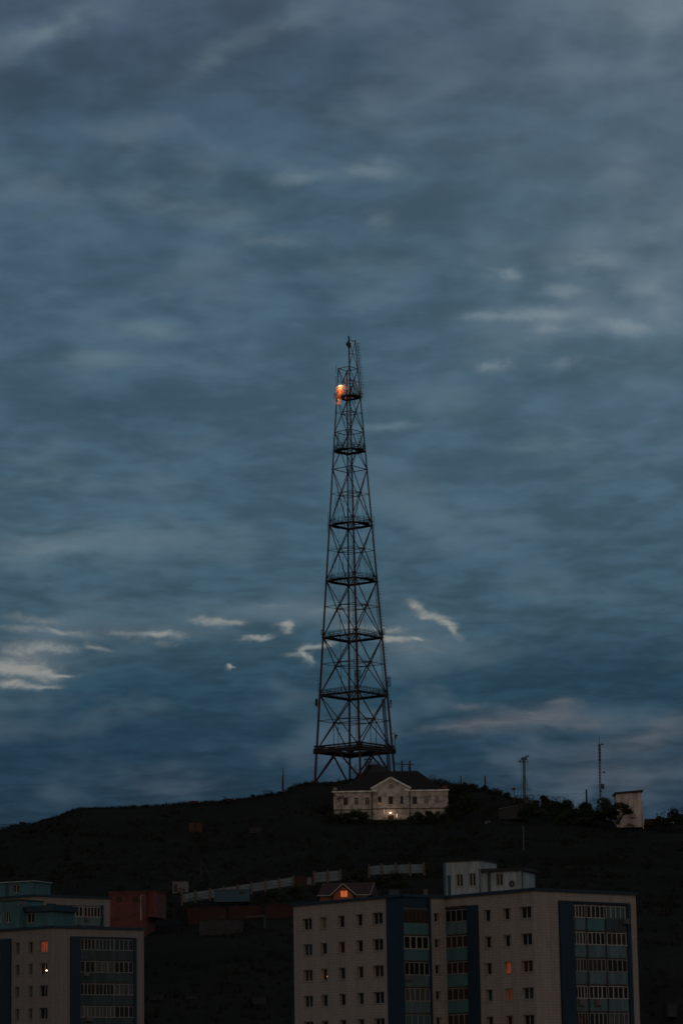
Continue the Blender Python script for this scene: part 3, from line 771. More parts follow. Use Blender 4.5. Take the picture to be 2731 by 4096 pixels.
# ---------------------------------------------------------------- apartment buildings
def bp(px, Y, z): return atz(px, z, Y)
def dir2(A, B): v = Vector((B.x - A.x, B.y - A.y, 0)); return v.normalized(), v.length
class Build:
    def __init__(s, name, label, wall, group='beige panel apartment blocks with navy trim'):
        s.root = None; s.name = name; s.label = label; s.wall = wall; s.group = group; s.wmb = MB()
    def start(s, verts, zr, zbot):
        s.V = verts; s.zr = zr; s.z0 = zbot
        c = sum(verts, Vector((0, 0, 0))) / len(verts)
        s.root = thing(s.name, (c.x, c.y, zbot), s.label, 'apartment building', s.group)
    def face(s, i, openings):                      # openings (s0,s1,za,zb,depth,mi)
        A, B = s.V[i], s.V[i+1]; d, L = dir2(A, B); nrm = Vector((d.y, -d.x, 0))
        ss = sorted({0.0, L} | {min(max(v, 0), L) for o in openings for v in o[:2]}); zs = sorted({s.z0, s.zr} | {min(max(v, s.z0), s.zr) for o in openings for v in o[2:4]})
        P = lambda q, z, dep=0: Vector((A.x + d.x*q - nrm.x*dep, A.y + d.y*q - nrm.y*dep, z))
        for a, b in zip(ss, ss[1:]):
            for c, e in zip(zs, zs[1:]):
                ms, mz = (a+b)/2, (c+e)/2
                if any(o[0] < ms < o[1] and o[2] < mz < o[3] for o in openings): continue
                s.wmb.quad(P(a, c), P(b, c), P(b, e), P(a, e), [(a, c), (b, c), (b, e), (a, e)])
        for o in openings:
            a, b, c, e, dep = o[:5]; b = min(b, L)
            for p1, p2 in (((a, c), (b, c)), ((b, c), (b, e)), ((b, e), (a, e)), ((a, e), (a, c))):
                s.wmb.quad(P(*p1), P(*p1, dep), P(*p2, dep), P(*p2), [(p1[0], p1[1]), (p1[0]+dep, p1[1]), (p2[0]+dep, p2[1]), (p2[0], p2[1])])
        return A, d, nrm, P
    def finish(s, back, coping=.30):
        poly = s.V + back; n = len(poly)
        for i in range(len(s.V) - 1, n):
            a, b = poly[i], poly[(i+1) % n]; L = (b-a).length
            s.wmb.quad((a.x, a.y, s.z0), (b.x, b.y, s.z0), (b.x, b.y, s.zr), (a.x, a.y, s.zr), [(0, s.z0), (L, s.z0), (L, s.zr), (0, s.zr)])
        s.wmb.build('wall', s.wall, s.root)
        rf = MB(); rf.add([(p.x, p.y, s.zr - .05) for p in poly], [tuple(range(n))]); r = rf.build('roof', M['tar'], s.root)
        cp = MB()
        for i in range(n):
            a, b = poly[i].copy(), poly[(i+1) % n].copy(); a.z = b.z = s.zr + coping/2 - .02
            e = (b-a).normalized() * .1; nn_ = Vector((e.y, -e.x, 0)).normalized() * .04
            cp.beam(a - e + nn_, b + e + nn_, .42, coping)
        cp.build('coping', M['coping'], r)
def make_window(bd, P, s0, s1, za, zb, dep, nm, pane, frame='pvc', split=None):
    """one window: frame mesh with pane and sill under it"""
    w = MB(); ft = .07
    def bar(a, b, c, e, out=.0, th=.06): # box between s a..b, z c..e
        p = [P(a, c, dep-out), P(b, c, dep-out), P(b, e, dep-out), P(a, e, dep-out), P(a, c, dep+th), P(b, c, dep+th), P(b, e, dep+th), P(a, e, dep+th)]
        w.add(p, [(0, 1, 2, 3), (7, 6, 5, 4), (0, 4, 5, 1), (1, 5, 6, 2), (2, 6, 7, 3), (3, 7, 4, 0)])
    d2 = .02
    bar(s0+.003, s1-.003, za+.003, za+ft); bar(s0+.003, s1-.003, zb-ft, zb-.003); bar(s0+.003, s0+ft, za+ft, zb-ft); bar(s1-ft, s1-.003, za+ft, zb-ft)
    for f in (split or []):
        x = s0 + (s1-s0)*f; bar(x-.045, x+.045, za+ft, zb-ft, .012)
    fr = w.build('window', M[frame], bd.root)
    p = MB(); p.quad(P(s0+.05, za+.05, dep+.03), P(s1-.05, za+.05, dep+.03), P(s1-.05, zb-.05, dep+.03), P(s0+.05, zb-.05, dep+.03))
    po_ = p.build('pane', M[pane], fr)
    sl_ = MB(); q = [P(s0-.06, za-.035, -.09), P(s1+.06, za-.035, -.09), P(s1+.06, za+.0, dep-.01), P(s0-.06, za+.0, dep-.01)]
    up = Vector((0, 0, .035)); sl_.add(q + [v + up for v in q], [(3, 2, 1, 0), (4, 5, 6, 7), (0, 1, 5, 4), (1, 2, 6, 5), (2, 3, 7, 6), (3, 0, 4, 7)])
    so_ = sl_.build('sill', M['sill'], fr)
    return fr, po_, so_
def strip(bd, P, s0, s1, z0, z1, out_, m_, name='navy_panel'):
    w = MB(); p = [P(s0, z0, -out_), P(s1, z0, -out_), P(s1, z1, -out_), P(s0, z1, -out_), P(s0, z0, .05), P(s1, z0, .05), P(s1, z1, .05), P(s0, z1, .05)]
    w.add(p, [(0, 1, 2, 3), (7, 6, 5, 4), (0, 4, 5, 1), (1, 5, 6, 2), (2, 6, 7, 3), (3, 7, 4, 0)])
    return w.build(name, M[m_], bd.root)
random.seed(21)
def boxp(w, P, s0, s1, z0, z1, d0, d1):
    p = [P(s0, z0, d0), P(s1, z0, d0), P(s1, z1, d0), P(s0, z1, d0), P(s0, z0, d1), P(s1, z0, d1), P(s1, z1, d1), P(s0, z1, d1)]
    w.add(p, [(0, 1, 2, 3), (7, 6, 5, 4), (0, 4, 5, 1), (1, 5, 6, 2), (2, 6, 7, 3), (3, 7, 4, 0)])
def balcony(bd, P, s0, s1, zp_top, zp_bot, zg_top, par, n, panes, frame='pvc_old', out_=.12, mw=.055, shelf=True):
    """glazed balcony: parapet (zp_bot..zp_top) and glazing above it up to zg_top"""
    w = MB(); boxp(w, P, s0, s1, zp_bot, zp_top - .04, -out_, .1); 
    b = w.build('balcony', M[par], bd.root)
    w = MB()
    if shelf: boxp(w, P, s0 - .02, s1 + .02, zp_top - .04, zp_top + .05, -out_ - .06, .1)
    boxp(w, P, s0, s1, zg_top - .07, zg_top, -.09, -.045)
    ks = [s0 + (s1 - s0) * i / n for i in range(n + 1)]
    for i, k in enumerate(ks):
        k += random.uniform(-.03, .03) if 0 < i < n else 0
        ww = mw * random.choice((.7, 1, 1, 1.4)); boxp(w, P, max(s0, k - ww), min(s1, k + ww), zp_top + .05, zg_top - .07, -.10, -.045)
    w.build('balcony_frame', M[frame], b)
    w = MB(); w.quad(P(s0, zp_top, -.04), P(s1, zp_top, -.04), P(s1, zg_top, -.04), P(s0, zg_top, -.04))
    w.build('pane', M[panes], b)
    w = MB(); boxp(w, P, s0, s1, zg_top, zg_top + .16, -.05, .1); w.build('slab', M['soffit'], b)
    return b
def ac_unit(bd, P, s, z, k=1.0):
    w = MB(); boxp(w, P, s - .38*k, s + .38*k, z - .28*k, z + .28*k, -.5, -.13)
    c = P(s - .08, z, -.5); nrm = (P(s, z, -1) - P(s, z, 0)).normalized()
    for r0, r1 in ((.22, .25),):
        w.tube(c, c + nrm * .04, r1 * k, r1 * k, 12); w.tube(c + nrm * .04, c + nrm * .06, .06, .06, 8)
    return w.build('air_conditioner', M['ac'], bd.root)

# --- block at right, whose corner stands nearest
zr = at(2130, 3562, 318.5).z
B = Build('apartment_building', 'large beige corner apartment block with navy stripes at lower right, nearest of its kind', M['wall'])
V = [bp(1173, 338.0, zr), bp(1609, 324.6, zr), bp(1782, 329.0, zr), bp(2130, 318.5, zr), bp(2540, 328.5, zr)]
B.start(V, zr, 4.0)
def rows(A_, B_, px, y1, px4, y4, n4=3):
    z1 = on_face(A_, B_, px, y1)[1]; z4 = on_face(A_, B_, px4, y4)[1]; return z1, (z1 - z4) / n4
NR = 5
SP2, SP3 = [.48], [.42, .80]
# face 0
fa, fb = V[0], V[1]
zt1, pit = rows(fa, fb, 1207, 3676, 1214, 3984)
hgt = zt1 - on_face(fa, fb, 1207, 3722)[1]
cols = [(1209, 1247, 3), (1280, 1307, 2), (1351, 1378, 2), (1423, 1450.5, 2), (1487, 1531, 3)]
S0 = [(on_face(fa, fb, a, 3690)[0], on_face(fa, fb, b, 3690)[0], k) for a, b, k in cols]
op = [(a, b, zt1 - hgt - r * pit, zt1 - r * pit, .34) for a, b, k in S0 for r in range(NR)]
lamp_win = (1, 2)
A_, d_, n_, P = B.face(0, op)
pan = {(0, 0): 'g_dark', (1, 0): 'g_pale', (2, 1): 'g_red', (0, 2): 'g_brown', (2, 2): 'g_blue', (1, 4): 'g_red', (3, 4): 'g_blue', (4, 0): 'g_dark', (4, 2): 'g_brown'}
M['clear'] = None
cm = bpy.data.materials.new('clear_window_glass'); cm.use_nodes = True
h = NG(cm.node_tree); b_ = cm.node_tree.nodes['Principled BSDF']; cm.node_tree.nodes.remove(b_)
tr_ = h.n('ShaderNodeBsdfTransparent'); tr_.inputs[0].default_value = (.8, .8, .8, 1); gl_ = h.n('ShaderNodeBsdfGlossy'); gl_.inputs['Roughness'].default_value = .08
mx = h.n('ShaderNodeMixShader'); mx.inputs[0].default_value = .06; cm.node_tree.links.new(tr_.outputs[0], mx.inputs[1]); cm.node_tree.links.new(gl_.outputs[0], mx.inputs[2])
cm.node_tree.links.new(mx.outputs[0], [x for x in cm.node_tree.nodes if x.type == 'OUTPUT_MATERIAL'][0].inputs[0])
M['clear'] = cm
def lamp_room(bd, P, s0, s1, za, zb, dep, pts, label, e=3.0, bulb='bulb', r=.07):
    w = MB()
    q = lambda s_, z_, d_: P(s_, z_, d_)
    a, b = s0 - .3, s1 + .3; c, e_ = za - .3, zb + .3; d0, d1 = dep + .12, dep + 2.2
    for f in (((a, c, d1), (b, c, d1), (b, e_, d1), (a, e_, d1)), ((a, c, d0), (a, c, d1), (a, e_, d1), (a, e_, d0)), ((b, c, d0), (b, c, d1), (b, e_, d1), (b, e_, d0)), ((a, c, d0), (b, c, d0), (b, c, d1), (a, c, d1)), ((a, e_, d0), (b, e_, d0), (b, e_, d1), (a, e_, d1))):
        w.quad(*[q(*v) for v in f])
    w.build('room', M['room'], bd.root)
    top = P(s0 + (s1-s0) * .5, zb + .2, dep + .16)
    t = thing('ceiling_lamp', top, label, 'lamp', 'lit ceiling lamps seen through windows')
    st = MB(); bl = MB()
    for fs_, z_ in pts:
        p = P(s0 + (s1-s0) * fs_, za + (zb-za) * z_, dep + .16); st.tube(top, p, .012, .012, 4); bl.ball(p, r, 8, 5, (1.5, 1.5, 1))
    st.build('lamp_stem', M['pvc_old'], t); bl.build('bulb', M[bulb], t)
    l = bpy.data.lights.new('room_light', 'POINT'); l.energy = e; l.color = (1, .4, .15); l.shadow_soft_size = .1
    lo = bpy.data.objects.new('room_light', l); lo.location = P(s0 + (s1-s0)*.5, za + (zb-za)*.35, dep + .16); col.objects.link(lo)
dk = ['g_dark', 'g_dark', 'g_dark', 'g_blue', 'g_brown', 'g_dark']
for ci, (a, b, k) in enumerate(S0):
    for r in range(NR):
        pm = pan.get((ci, r), random.choice(dk)); 
        if (ci, r) == lamp_win: pm = 'clear'
        za = zt1 - hgt - r * pit; make_window(B, P, a, b, za, za + hgt, .34, '', pm, split=SP3 if k == 3 else [.66 if ci in (1, 2, 3) else .5])
        if (ci, r) == lamp_win: lamp_room(B, P, a, b, za, za + hgt, .34, ((.55, .36), (.86, .36)), 'two glowing orange bulbs behind a third floor window of the nearest block', .25)
s_b = on_face(fa, fb, 1545.5, 3690)[0]; Lf = (V[1] - V[0]).length
strip(B, P, s_b, Lf + .06, B.z0, zr - .02, .06, 'blue')
# face 1: navy bay with glazed balconies, then wall with small windows
fa, fb = V[1], V[2]; L1_ = (fb - fa).length
ftop = lambda px, py: on_face(fa, fb, px, py)[1]
fs_ = lambda px, py=3750: on_face(fa, fb, px, py)[0]
za0 = ftop(1737, 3652); zb0 = ftop(1737, 3687); pit1 = (za0 - ftop(1739, 3756))
sw0, sw1 = fs_(1734, 3670), fs_(1757, 3670)
op = [(sw0, sw1, zb0 - r * pit1, za0 - r * pit1, .3) for r in range(NR)]
A_, d_, n_, P = B.face(1, op)
for r in range(NR): make_window(B, P, sw0, sw1, zb0 - r*pit1, za0 - r*pit1, .3, '', 'g_dark', split=[.4])
sb0, sb1 = fs_(1613), fs_(1711.5)
strip(B, P, -.03, sb0, B.z0, zr - .02, .062, 'blue'); strip(B, P, sb1, fs_(1719.5), B.z0, zr - .025, .20, 'blue'); strip(B, P, sb0, sb1, ftop(1613, 3631), zr - .03, .058, 'blue')
zp = ftop(1613, 3690); pb = (zp - ftop(1614, 4004)) / 3; ph = zp - ftop(1613, 3736)
par1 = ['teal', 'teal', 'teal_worn', 'teal_worn', 'teal_worn']; pn1 = ['g_brown', 'g_dark', 'g_dark', 'g_grey', 'g_teal']
for r in range(NR):
    z_ = zp - r * pb; balcony(B, P, sb0, sb1, z_, z_ - ph, z_ + pb - ph - .2, par1[r], (6, 4, 5, 5, 4)[r], pn1[r], 'soffit' if r == 0 else ('pvc' if r == 1 else 'pvc_old'), .10, .075 if r == 1 else .05, r > 0)
ac_unit(B, P, fs_(1628, 3910), ftop(1628, 3912))
# face 2
fa, fb = V[2], V[3]
ftop = lambda px, py: on_face(fa, fb, px, py)[1]; fs_ = lambda px, py=3700: on_face(fa, fb, px, py)[0]
zt1 = ftop(1933, 3641); hgt = zt1 - ftop(1933, 3687); pit = (zt1 - ftop(1947, 3959.5)) / 3
cols = [(1934, 1962, 2), (2010, 2039.5, 2), (2078, 2125, 3)]
S0 = [(fs_(a, 3665), fs_(b, 3665), k) for a, b, k in cols]
op = [(a, b, zt1 - hgt - r*pit, zt1 - r*pit, .34) for a, b, k in S0 for r in range(NR)]
A_, d_, n_, P = B.face(2, op)
pan = {(1, 2): 'lit', (1, 3): 'lit_dim', (1, 4): 'g_red', (2, 2): 'g_red', (2, 0): 'g_dark'}
for ci, (a, b, k) in enumerate(S0):
    for r in range(NR):
        za = zt1 - hgt - r*pit; make_window(B, P, a, b, za, za + hgt, .34, '', pan.get((ci, r), 'g_dark' if r != 3 else 'g_blue'), split=SP3 if k == 3 else [.6])
sb0, sb1 = fs_(1783), fs_(1872.5)
strip(B, P, .0, sb0, B.z0, ftop(1783, 3627), .055, 'blue'); strip(B, P, sb1, fs_(1914), B.z0, ftop(1900, 3620), .28, 'blue')
strip(B, P, sb0, sb1, ftop(1783, 3636), ftop(1783, 3628), .20, 'soffit', 'balcony_roof')
zp = ftop(1785, 3690); pb = (zp - ftop(1787, 4003)) / 3; ph = zp - ftop(1785, 3739)
for r in range(NR):
    z_ = zp - r*pb; balcony(B, P, sb0, sb1, z_, z_ - ph, z_ + pb - ph - .2, ['teal_worn', 'teal', 'teal', 'teal', 'teal'][r], 4, ['g_dark', 'g_brown', 'g_brown', 'g_brown', 'g_brown'][r], 'pvc_old', .10, .045)
# face 3
fa, fb = V[3], V[4]; L3 = (fb - fa).length
ftop = lambda px, py: on_face(fa, fb, px, py)[1]; fs_ = lambda px, py=3700: on_face(fa, fb, px, py)[0]
A_, d_, n_, P = B.face(3, [])
ztb = ftop(2285, 3604)
strip(B, P, fs_(2231, 3640), fs_(2286, 3640), B.z0, ztb, .28, 'blue')
strip(B, P, fs_(2500.5, 3650), fs_(2515, 3650), B.z0, ztb, .24, 'blue'); strip(B, P, fs_(2286, 3640), fs_(2500.5, 3650), ftop(2289, 3612), ztb, .26, 'blue')
segs = [(2287, 2337, 4), (2345, 2413, 4), (2421, 2499, 4)]
zp = ftop(2290, 3669); pb = (zp - ftop(2300, 3993)) / 3; ph = zp - ftop(2290, 3719)
pm3 = [['g_dark', 'g_dark', 'g_teal'], ['g_blue', 'g_dark', 'g_brown'], ['g_brown', 'g_brown', 'g_dark'], ['g_dark', 'g_dark', 'g_dark'], ['g_red', 'g_dark', 'g_grey']]
for r in range(NR):
    for q, (a, b, n) in enumerate(segs):
        z_ = zp - r*pb; balcony(B, P, fs_(a), fs_(b), z_, z_ - ph, z_ + pb - ph - .2, random.choice(('teal_worn', 'teal_worn', 'teal_dark', 'teal')) if r == 0 else 'teal_worn', n, pm3[r][q], 'pvc' if r in (0, 1, 3) else 'pvc_old', .12, .055, not (q == 2 and r in (0,)))
for a, b in ((2337, 2345), (2413, 2421)): strip(B, P, fs_(a), fs_(b), B.z0, ztb - .5, .02, 'shed_grey', 'divider')
ac_unit(B, P, fs_(2493, 3684), ftop(2493, 3686)); ac_unit(B, P, fs_(2318, 4010), ftop(2318, 4010), 1.2); ac_unit(B, P, fs_(2384, 4010), ftop(2384, 4010), 1.2)
a_, _ = dir2(V[0], V[1]); bdir, _ = dir2(V[3], V[4])
B.finish([V[4] - a_ * 13, V[0] + bdir * 13])
# small vents on the roof
for px0, px1, y0, m_ in ((1557, 1595, 3566, 'coping'), (1694, 1708, 3563, 'pole_pale')):
    w = MB(); p = at((px0 + px1) / 2, 3584, 329); w.box(p + Vector((0, 0, .2)), (px1 - px0) * 329 / F_PX, .8, (3584 - y0) * 329 / F_PX + .4)
    w.box(p + Vector((0, 0, (3584 - y0) * 329 / F_PX * .9 + .05)), (px1 - px0) * 329 / F_PX + .15, .95, .08); w.build('roof_vent', M[m_], B.root)

# rooms standing on the roofs
def roof_room(name, pts, label, wallm, parts, ztop, zbot, depth=5.0, lid=None, cat='rooftop room'):
    """pts: [A,B] front line; parts: list of (kind, px0, px1, py0, py1)"""
    A, Bp = pts; d, L = dir2(A, Bp); nrm = Vector((d.y, -d.x, 0))
    P = lambda q, z, dep=0: Vector((A.x + d.x*q - nrm.x*dep, A.y + d.y*q - nrm.y*dep, z))
    t = thing(name, (A.x, A.y, zbot), label, cat, 'rooms standing on the block roofs')
    class O: pass
    bd = O(); bd.root = t
    op = []
    for k in parts:
        if k[0] in ('window', 'door'):
            s0, z1 = on_face(A, Bp, k[1], k[3]); s1, z0 = on_face(A, Bp, k[2], k[4]); op.append((s0, s1, max(z0, zbot), z1, .18, k[0], k[5] if len(k) > 5 else 'g_dark'))
    w = MB(); ss = sorted({0, L} | {v for o in op for v in o[:2]}); zs = sorted({zbot, ztop} | {v for o in op for v in o[2:4]})
    for a, b in zip(ss, ss[1:]):
        for c, e in zip(zs, zs[1:]):
            if any(o[0] < (a+b)/2 < o[1] and o[2] < (c+e)/2 < o[3] for o in op): continue
            w.quad(P(a, c), P(b, c), P(b, e), P(a, e))
    for o in op:
        a, b, c, e, dep = o[:5]
        for p1, p2 in (((a, c), (b, c)), ((b, c), (b, e)), ((b, e), (a, e)), ((a, e), (a, c))): w.quad(P(*p1), P(*p1, dep), P(*p2, dep), P(*p2))
    for a, b, c, e in ((0, 0, 0, depth), (L, L, 0, depth), (0, L, depth, depth)): w.quad(P(a, zbot, c), P(b, zbot, e), P(b, ztop, e), P(a, ztop, c))
    w.build('wall', M[wallm], t)
    for o in op:
        if o[5] == 'window': make_window(bd, P, o[0], o[1], o[2], o[3], .18, '', o[6], split=[.5])
        else:
            w = MB(); w.quad(P(o[0], o[2], .16), P(o[1], o[2], .16), P(o[1], o[3], .16), P(o[0], o[3], .16)); dr = w.build('door', M['door_blue'], t)
            w = MB(); hp = P(o[1] - .15, (o[2] + o[3]) / 2, .10); w.tube(hp, hp + d * -.18, .03); w.build('handle', M['pvc_old'], dr)
    w = MB(); 
    e0 = .12 if lid is None else lid[0]; th = .14 if lid is None else lid[1]
    boxp(w, P, -e0, L + e0, ztop, ztop + th, -e0, depth + .1); w.build('roof', M['tar' if lid is None or len(lid) < 3 else lid[2]], t)
    return t, P
zr1 = zr
A1, A2 = bp(1785, 336.5, zr1), bp(1922, 334.8, zr1)
t_, P_ = roof_room('rooftop_room', (A1, A2), 'streaked white rooftop room with two windows, taller one on the nearest block', 'white_wall',
    [('door', 1787, 1803, 3502, 3586), ('window', 1823, 1850, 3498, 3546), ('window', 1873.5, 1901.5, 3494, 3543)], at(1850, 3446, 335.6).z, zr1 - .6)
d, L = dir2(A1, A2)
w = MB(); w.quad(P_(0, zr1 - .6, 0), P_(-.42, zr1 - .6, .3), P_(-.42, at(1850, 3446, 335.6).z, .3), P_(0, at(1850, 3446, 335.6).z, 0)); w.build('wall', M['teal_wall'], t_)
w = MB(); w.tube(P_(L - .05, zr1 - .5, -.06), P_(L - .05, zr1 + 3.6, -.06), .05); w.build('drainpipe', M['rust'], t_)
C1, C2 = bp(1923.5, 335.3, zr1), bp(2086, 333.6, zr1)
t_, P_ = roof_room('rooftop_room', (C1, C2), 'low pale rooftop room with blue door and a dark tyre hung on its wall', 'white_wall',
    [('door', 1947, 1963, 3491, 3586), ('window', 1981, 2010, 3495, 3542)], at(2000, 3486, 334.5).z, zr1 - .6, lid=(.35, .35))
sT, zT = on_face(C1, C2, 2047, 3535)
w = MB(); c = P_(sT, zT, -.14); nrm = (P_(0, 0, -1) - P_(0, 0, 0)); dd, _ = dir2(C1, C2)
for i in range(16):
    a0, a1 = 2*math.pi*i/16, 2*math.pi*(i+1)/16
    w.tube(c + dd*math.cos(a0)*.22 + Vector((0,0,math.sin(a0)*.26)), c + dd*math.cos(a1)*.22 + Vector((0,0,math.sin(a1)*.26)), .085, .085, 6)
w.tube(c + Vector((0, 0, .26)), c + Vector((0, 0, .5)), .02)
single('tyre', w, M['rubber'], P_(sT, zT - .35, -.14), 'dark tyre hanging on the pale wall of the rooftop room', 'tyre')
w = MB(); bz = P_(sT + 1.2, zr1, -.02); w.tube(bz, bz + Vector((0, 0, 3.5)), .05); w.build('drainpipe', M['rust'], t_)

# --- left block, corner towards the camera
zL = at(208, 3711, 383).z
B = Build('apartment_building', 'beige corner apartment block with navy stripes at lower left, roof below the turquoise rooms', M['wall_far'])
V = [bp(-420, 403.0, zL), bp(208, 383.0, zL), bp(576, 391.5, zL)]
B.start(V, zL, 8.0)
fa, fb = V[0], V[1]; ftop = lambda px, py: on_face(fa, fb, px, py)[1]; fs_ = lambda px, py=3790: on_face(fa, fb, px, py)[0]
zt1 = ftop(70, 3771); hgt = 1.42; pit = (zt1 - ftop(70, 4036)) / 3
cols = [(62, 80.5, 2), (115, 133, 2), (159, 192, 3)]
S0 = [(fs_(a), fs_(b), k) for a, b, k in cols]
op = [(a, b, zt1 - hgt - r*pit, zt1 - r*pit, .3) for a, b, k in S0 for r in range(4)]
A_, d_, n_, P = B.face(0, op)
pan = {(2, 0): 'lit_left', (1, 0): 'g_brown', (2, 1): 'clear'}
for ci, (a, b, k) in enumerate(S0):
    for r in range(4):
        za = zt1 - hgt - r*pit; make_window(B, P, a, b, za, za + hgt, .3, '', pan.get((ci, r), 'g_grey' if ci < 2 else 'g_dark'), split=[.5] if k == 3 else [.6], frame='pvc_old')
        if (ci, r) == (2, 1): lamp_room(B, P, a, b, za, za + hgt, .3, ((.55, .36), (.85, .36)), 'two bright white bulbs behind a window of the lower left block', .3, 'bulb_w', .085)
strip(B, P, fs_(8, 3800), fs_(48, 3800), B.z0, ftop(20, 3756), .25, 'blue')
sx0, sx1 = fs_(-110, 3800), fs_(7.5, 3800); zp = ftop(0, 3810)
for r in range(4): balcony(B, P, sx0, sx1, zp - r*pit, zp - r*pit - 1.1, zp - r*pit + pit - 1.3, 'teal', 5, 'g_dark')
fa, fb = V[1], V[2]; A_, d_, n_, P = B.face(1, [])
ftop = lambda px, py: on_face(fa, fb, px, py)[1]; fs_ = lambda px, py=3800: on_face(fa, fb, px, py)[0]
ztb = ftop(290, 3745)
strip(B, P, fs_(282), fs_(320), B.z0, ztb, .25, 'blue'); strip(B, P, fs_(532), fs_(544), B.z0, ztb, .22, 'blue'); strip(B, P, fs_(320), fs_(532), ftop(320, 3752), ztb, .24, 'blue')
segs = [(322, 379, 4), (383, 455, 5), (459, 531, 4)]
zp = ftop(325, 3799); pb = (zp - ftop(325, 4069)) / 3; ph = zp - ftop(325, 3838)
for r in range(4):
    for q, (a, b, n) in enumerate(segs):
        z_ = zp - r*pb; balcony(B, P, fs_(a), fs_(b), z_, z_ - ph, z_ + pb - ph - .2, 'teal_dark', (3 if (r, q) in ((1, 0), (1, 1)) else n), [['g_dark', 'g_blue', 'g_blue'], ['g_dark', 'g_grey', 'g_dark'], ['g_dark', 'g_dark', 'g_grey'], ['g_grey', 'g_grey', 'g_dark']][r][q], 'pvc_old', .12, .05)
ac_unit(B, P, fs_(341, 3897), ftop(341, 3897)); ac_unit(B, P, fs_(352, 4076), ftop(352, 4076))
a_, _ = dir2(V[0], V[1]); bdir, _ = dir2(V[1], V[2])
B.finish([V[2] - a_ * 13, V[0] + bdir * 13])
A1, A2 = bp(-60, 400.6, zL), bp(79, 397.4, zL)
roof_room('rooftop_room', (A1, A2), 'turquoise rooftop room at the left edge of the photo, tall box on the lower left block', 'teal_wall',
    [('window', -2, 5, 3652, 3692), ('window', 23, 42, 3651, 3690)], at(40, 3605, 399).z, zL - .5)
C1, C2 = bp(80, 399.0, zL), bp(214, 396.4, zL)
t_, P_ = roof_room('rooftop_room', (C1, C2), 'turquoise rooftop room under a wide sagging dark lid on the lower left block', 'teal_wall',
    [('door', 80.5, 94, 3646, 3714), ('window', 109, 139, 3653, 3691)], at(150, 3647, 397.5).z, zL - .5, lid=(.55, .75, 'coping'))
w = MB(); p = at(75, 3622, 396); q = at(108, 3620, 396)
for i in range(7):
    a0 = p.lerp(q, i/7) + Vector((0, 0, .35 * math.sin(i/7*math.pi))); a1 = p.lerp(q, (i+1)/7) + Vector((0, 0, .35 * math.sin((i+1)/7*math.pi))); w.beam(a0, a1, .5, .25)
single('tarpaulin', w, M['pole_pale'], p, 'crumpled pale tarpaulin lying on the dark lid of the turquoise rooftop room', 'tarpaulin')

# --- second left block behind
z2 = at(137, 3585, 436).z
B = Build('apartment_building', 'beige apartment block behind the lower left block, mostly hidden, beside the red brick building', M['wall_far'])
V = [bp(-340, 452.0, z2), bp(137, 436.0, z2), bp(441, 444.5, z2)]
B.start(V, z2, 14.0)
A_, d_, n_, P = B.face(0, [])
fa, fb = V[1], V[2]; A_, d_, n_, P = B.face(1, [])
ftop = lambda px, py: on_face(fa, fb, px, py)[1]; fs_ = lambda px, py=3640: on_face(fa, fb, px, py)[0]
ztb = ftop(300, 3618); strip(B, P, fs_(188), fs_(222), B.z0, ztb, .25, 'blue'); strip(B, P, fs_(402), fs_(412), B.z0, ztb, .22, 'blue')
zp = ftop(225, 3664); pb = 2.9; ph = zp - ftop(225, 3698)
for r in range(2):
    for q, (a, b, n) in enumerate(((223, 271, 4), (275, 331, 4), (336, 401, 5))):
        z_ = zp - r*pb; balcony(B, P, fs_(a), fs_(b), z_, z_ - ph, z_ + pb - ph - .2, 'teal_worn' if q else 'teal_dark', n, ['g_teal', 'g_dark', 'g_dark'][q], 'pvc', .12, .055)
ac_unit(B, P, fs_(345, 3676), ftop(345, 3676))
a_, _ = dir2(V[0], V[1]); bdir, _ = dir2(V[1], V[2]); B.finish([V[2] - a_ * 13, V[0] + bdir * 13])
C1, C2 = bp(-60, 452.0, z2), bp(135, 448.5, z2)
roof_room('rooftop_room', (C1, C2), 'dim teal rooftop room on the block behind, one window and a dark door', 'teal_wall',
    [('door', 23, 37, 3538, 3592), ('window', 52, 78, 3538, 3570)], at(60, 3530, 450).z, z2 - .5, lid=(.3, .12, 'eave'))

# ---------------------------------------------------------------- red brick building
def quadbuild(A, Bp, depth, z0, z1):
    d, L = dir2(A, Bp); nrm = Vector((d.y, -d.x, 0)); P = lambda q, z, dep=0: Vector((A.x + d.x*q - nrm.x*dep, A.y + d.y*q - nrm.y*dep, z)); return d, L, P
Yr = 497; A, Bp = at(438, 3573, Yr), at(583, 3573, Yr - 1)
d, L, P = quadbuild(A, Bp, 8, 0, 0); zt = A.z; zb = hz(A.x + 3, Yr) - 4
t = thing('brick_building', (A.x, A.y, zb), 'windowless dark red brick building with a pale pipe, right of the lower left blocks', 'building')
w = MB(); boxp(w, P, 0, L, zb, zt, 0, 7); w.build('wall', M['red_brick'], t)
w = MB(); boxp(w, P, -.15, L + .1, zt, zt + .18, -.2, 7.1); boxp(w, P, -.05, L, zt - .35, zt - .22, -.08, 0); w.build('cornice', M['red_brick'], t)
w = MB(); boxp(w, P, -.15, L + .12, zt + .18, zt + .24, -.22, 7.1); w.build('roof', M['rust_bright'], t)
for a, b in ((467, 487), (532, 553)):
    s0, z1_ = on_face(A, Bp, a, 3587); s1, z0_ = on_face(A, Bp, b, 3608); w = MB(); boxp(w, P, s0, s1, z0_, z1_, -.03, .1); fr_ = w.build('window', M['rust'], t)
    w = MB(); boxp(w, P, s0 + .1, s1 - .1, z0_ + .1, z1_ - .1, -.04, .1); w.build('pane', M['g_dark'], fr_)
s0, z1_ = on_face(A, Bp, 565, 3585); _, z0_ = on_face(A, Bp, 565, 3680)
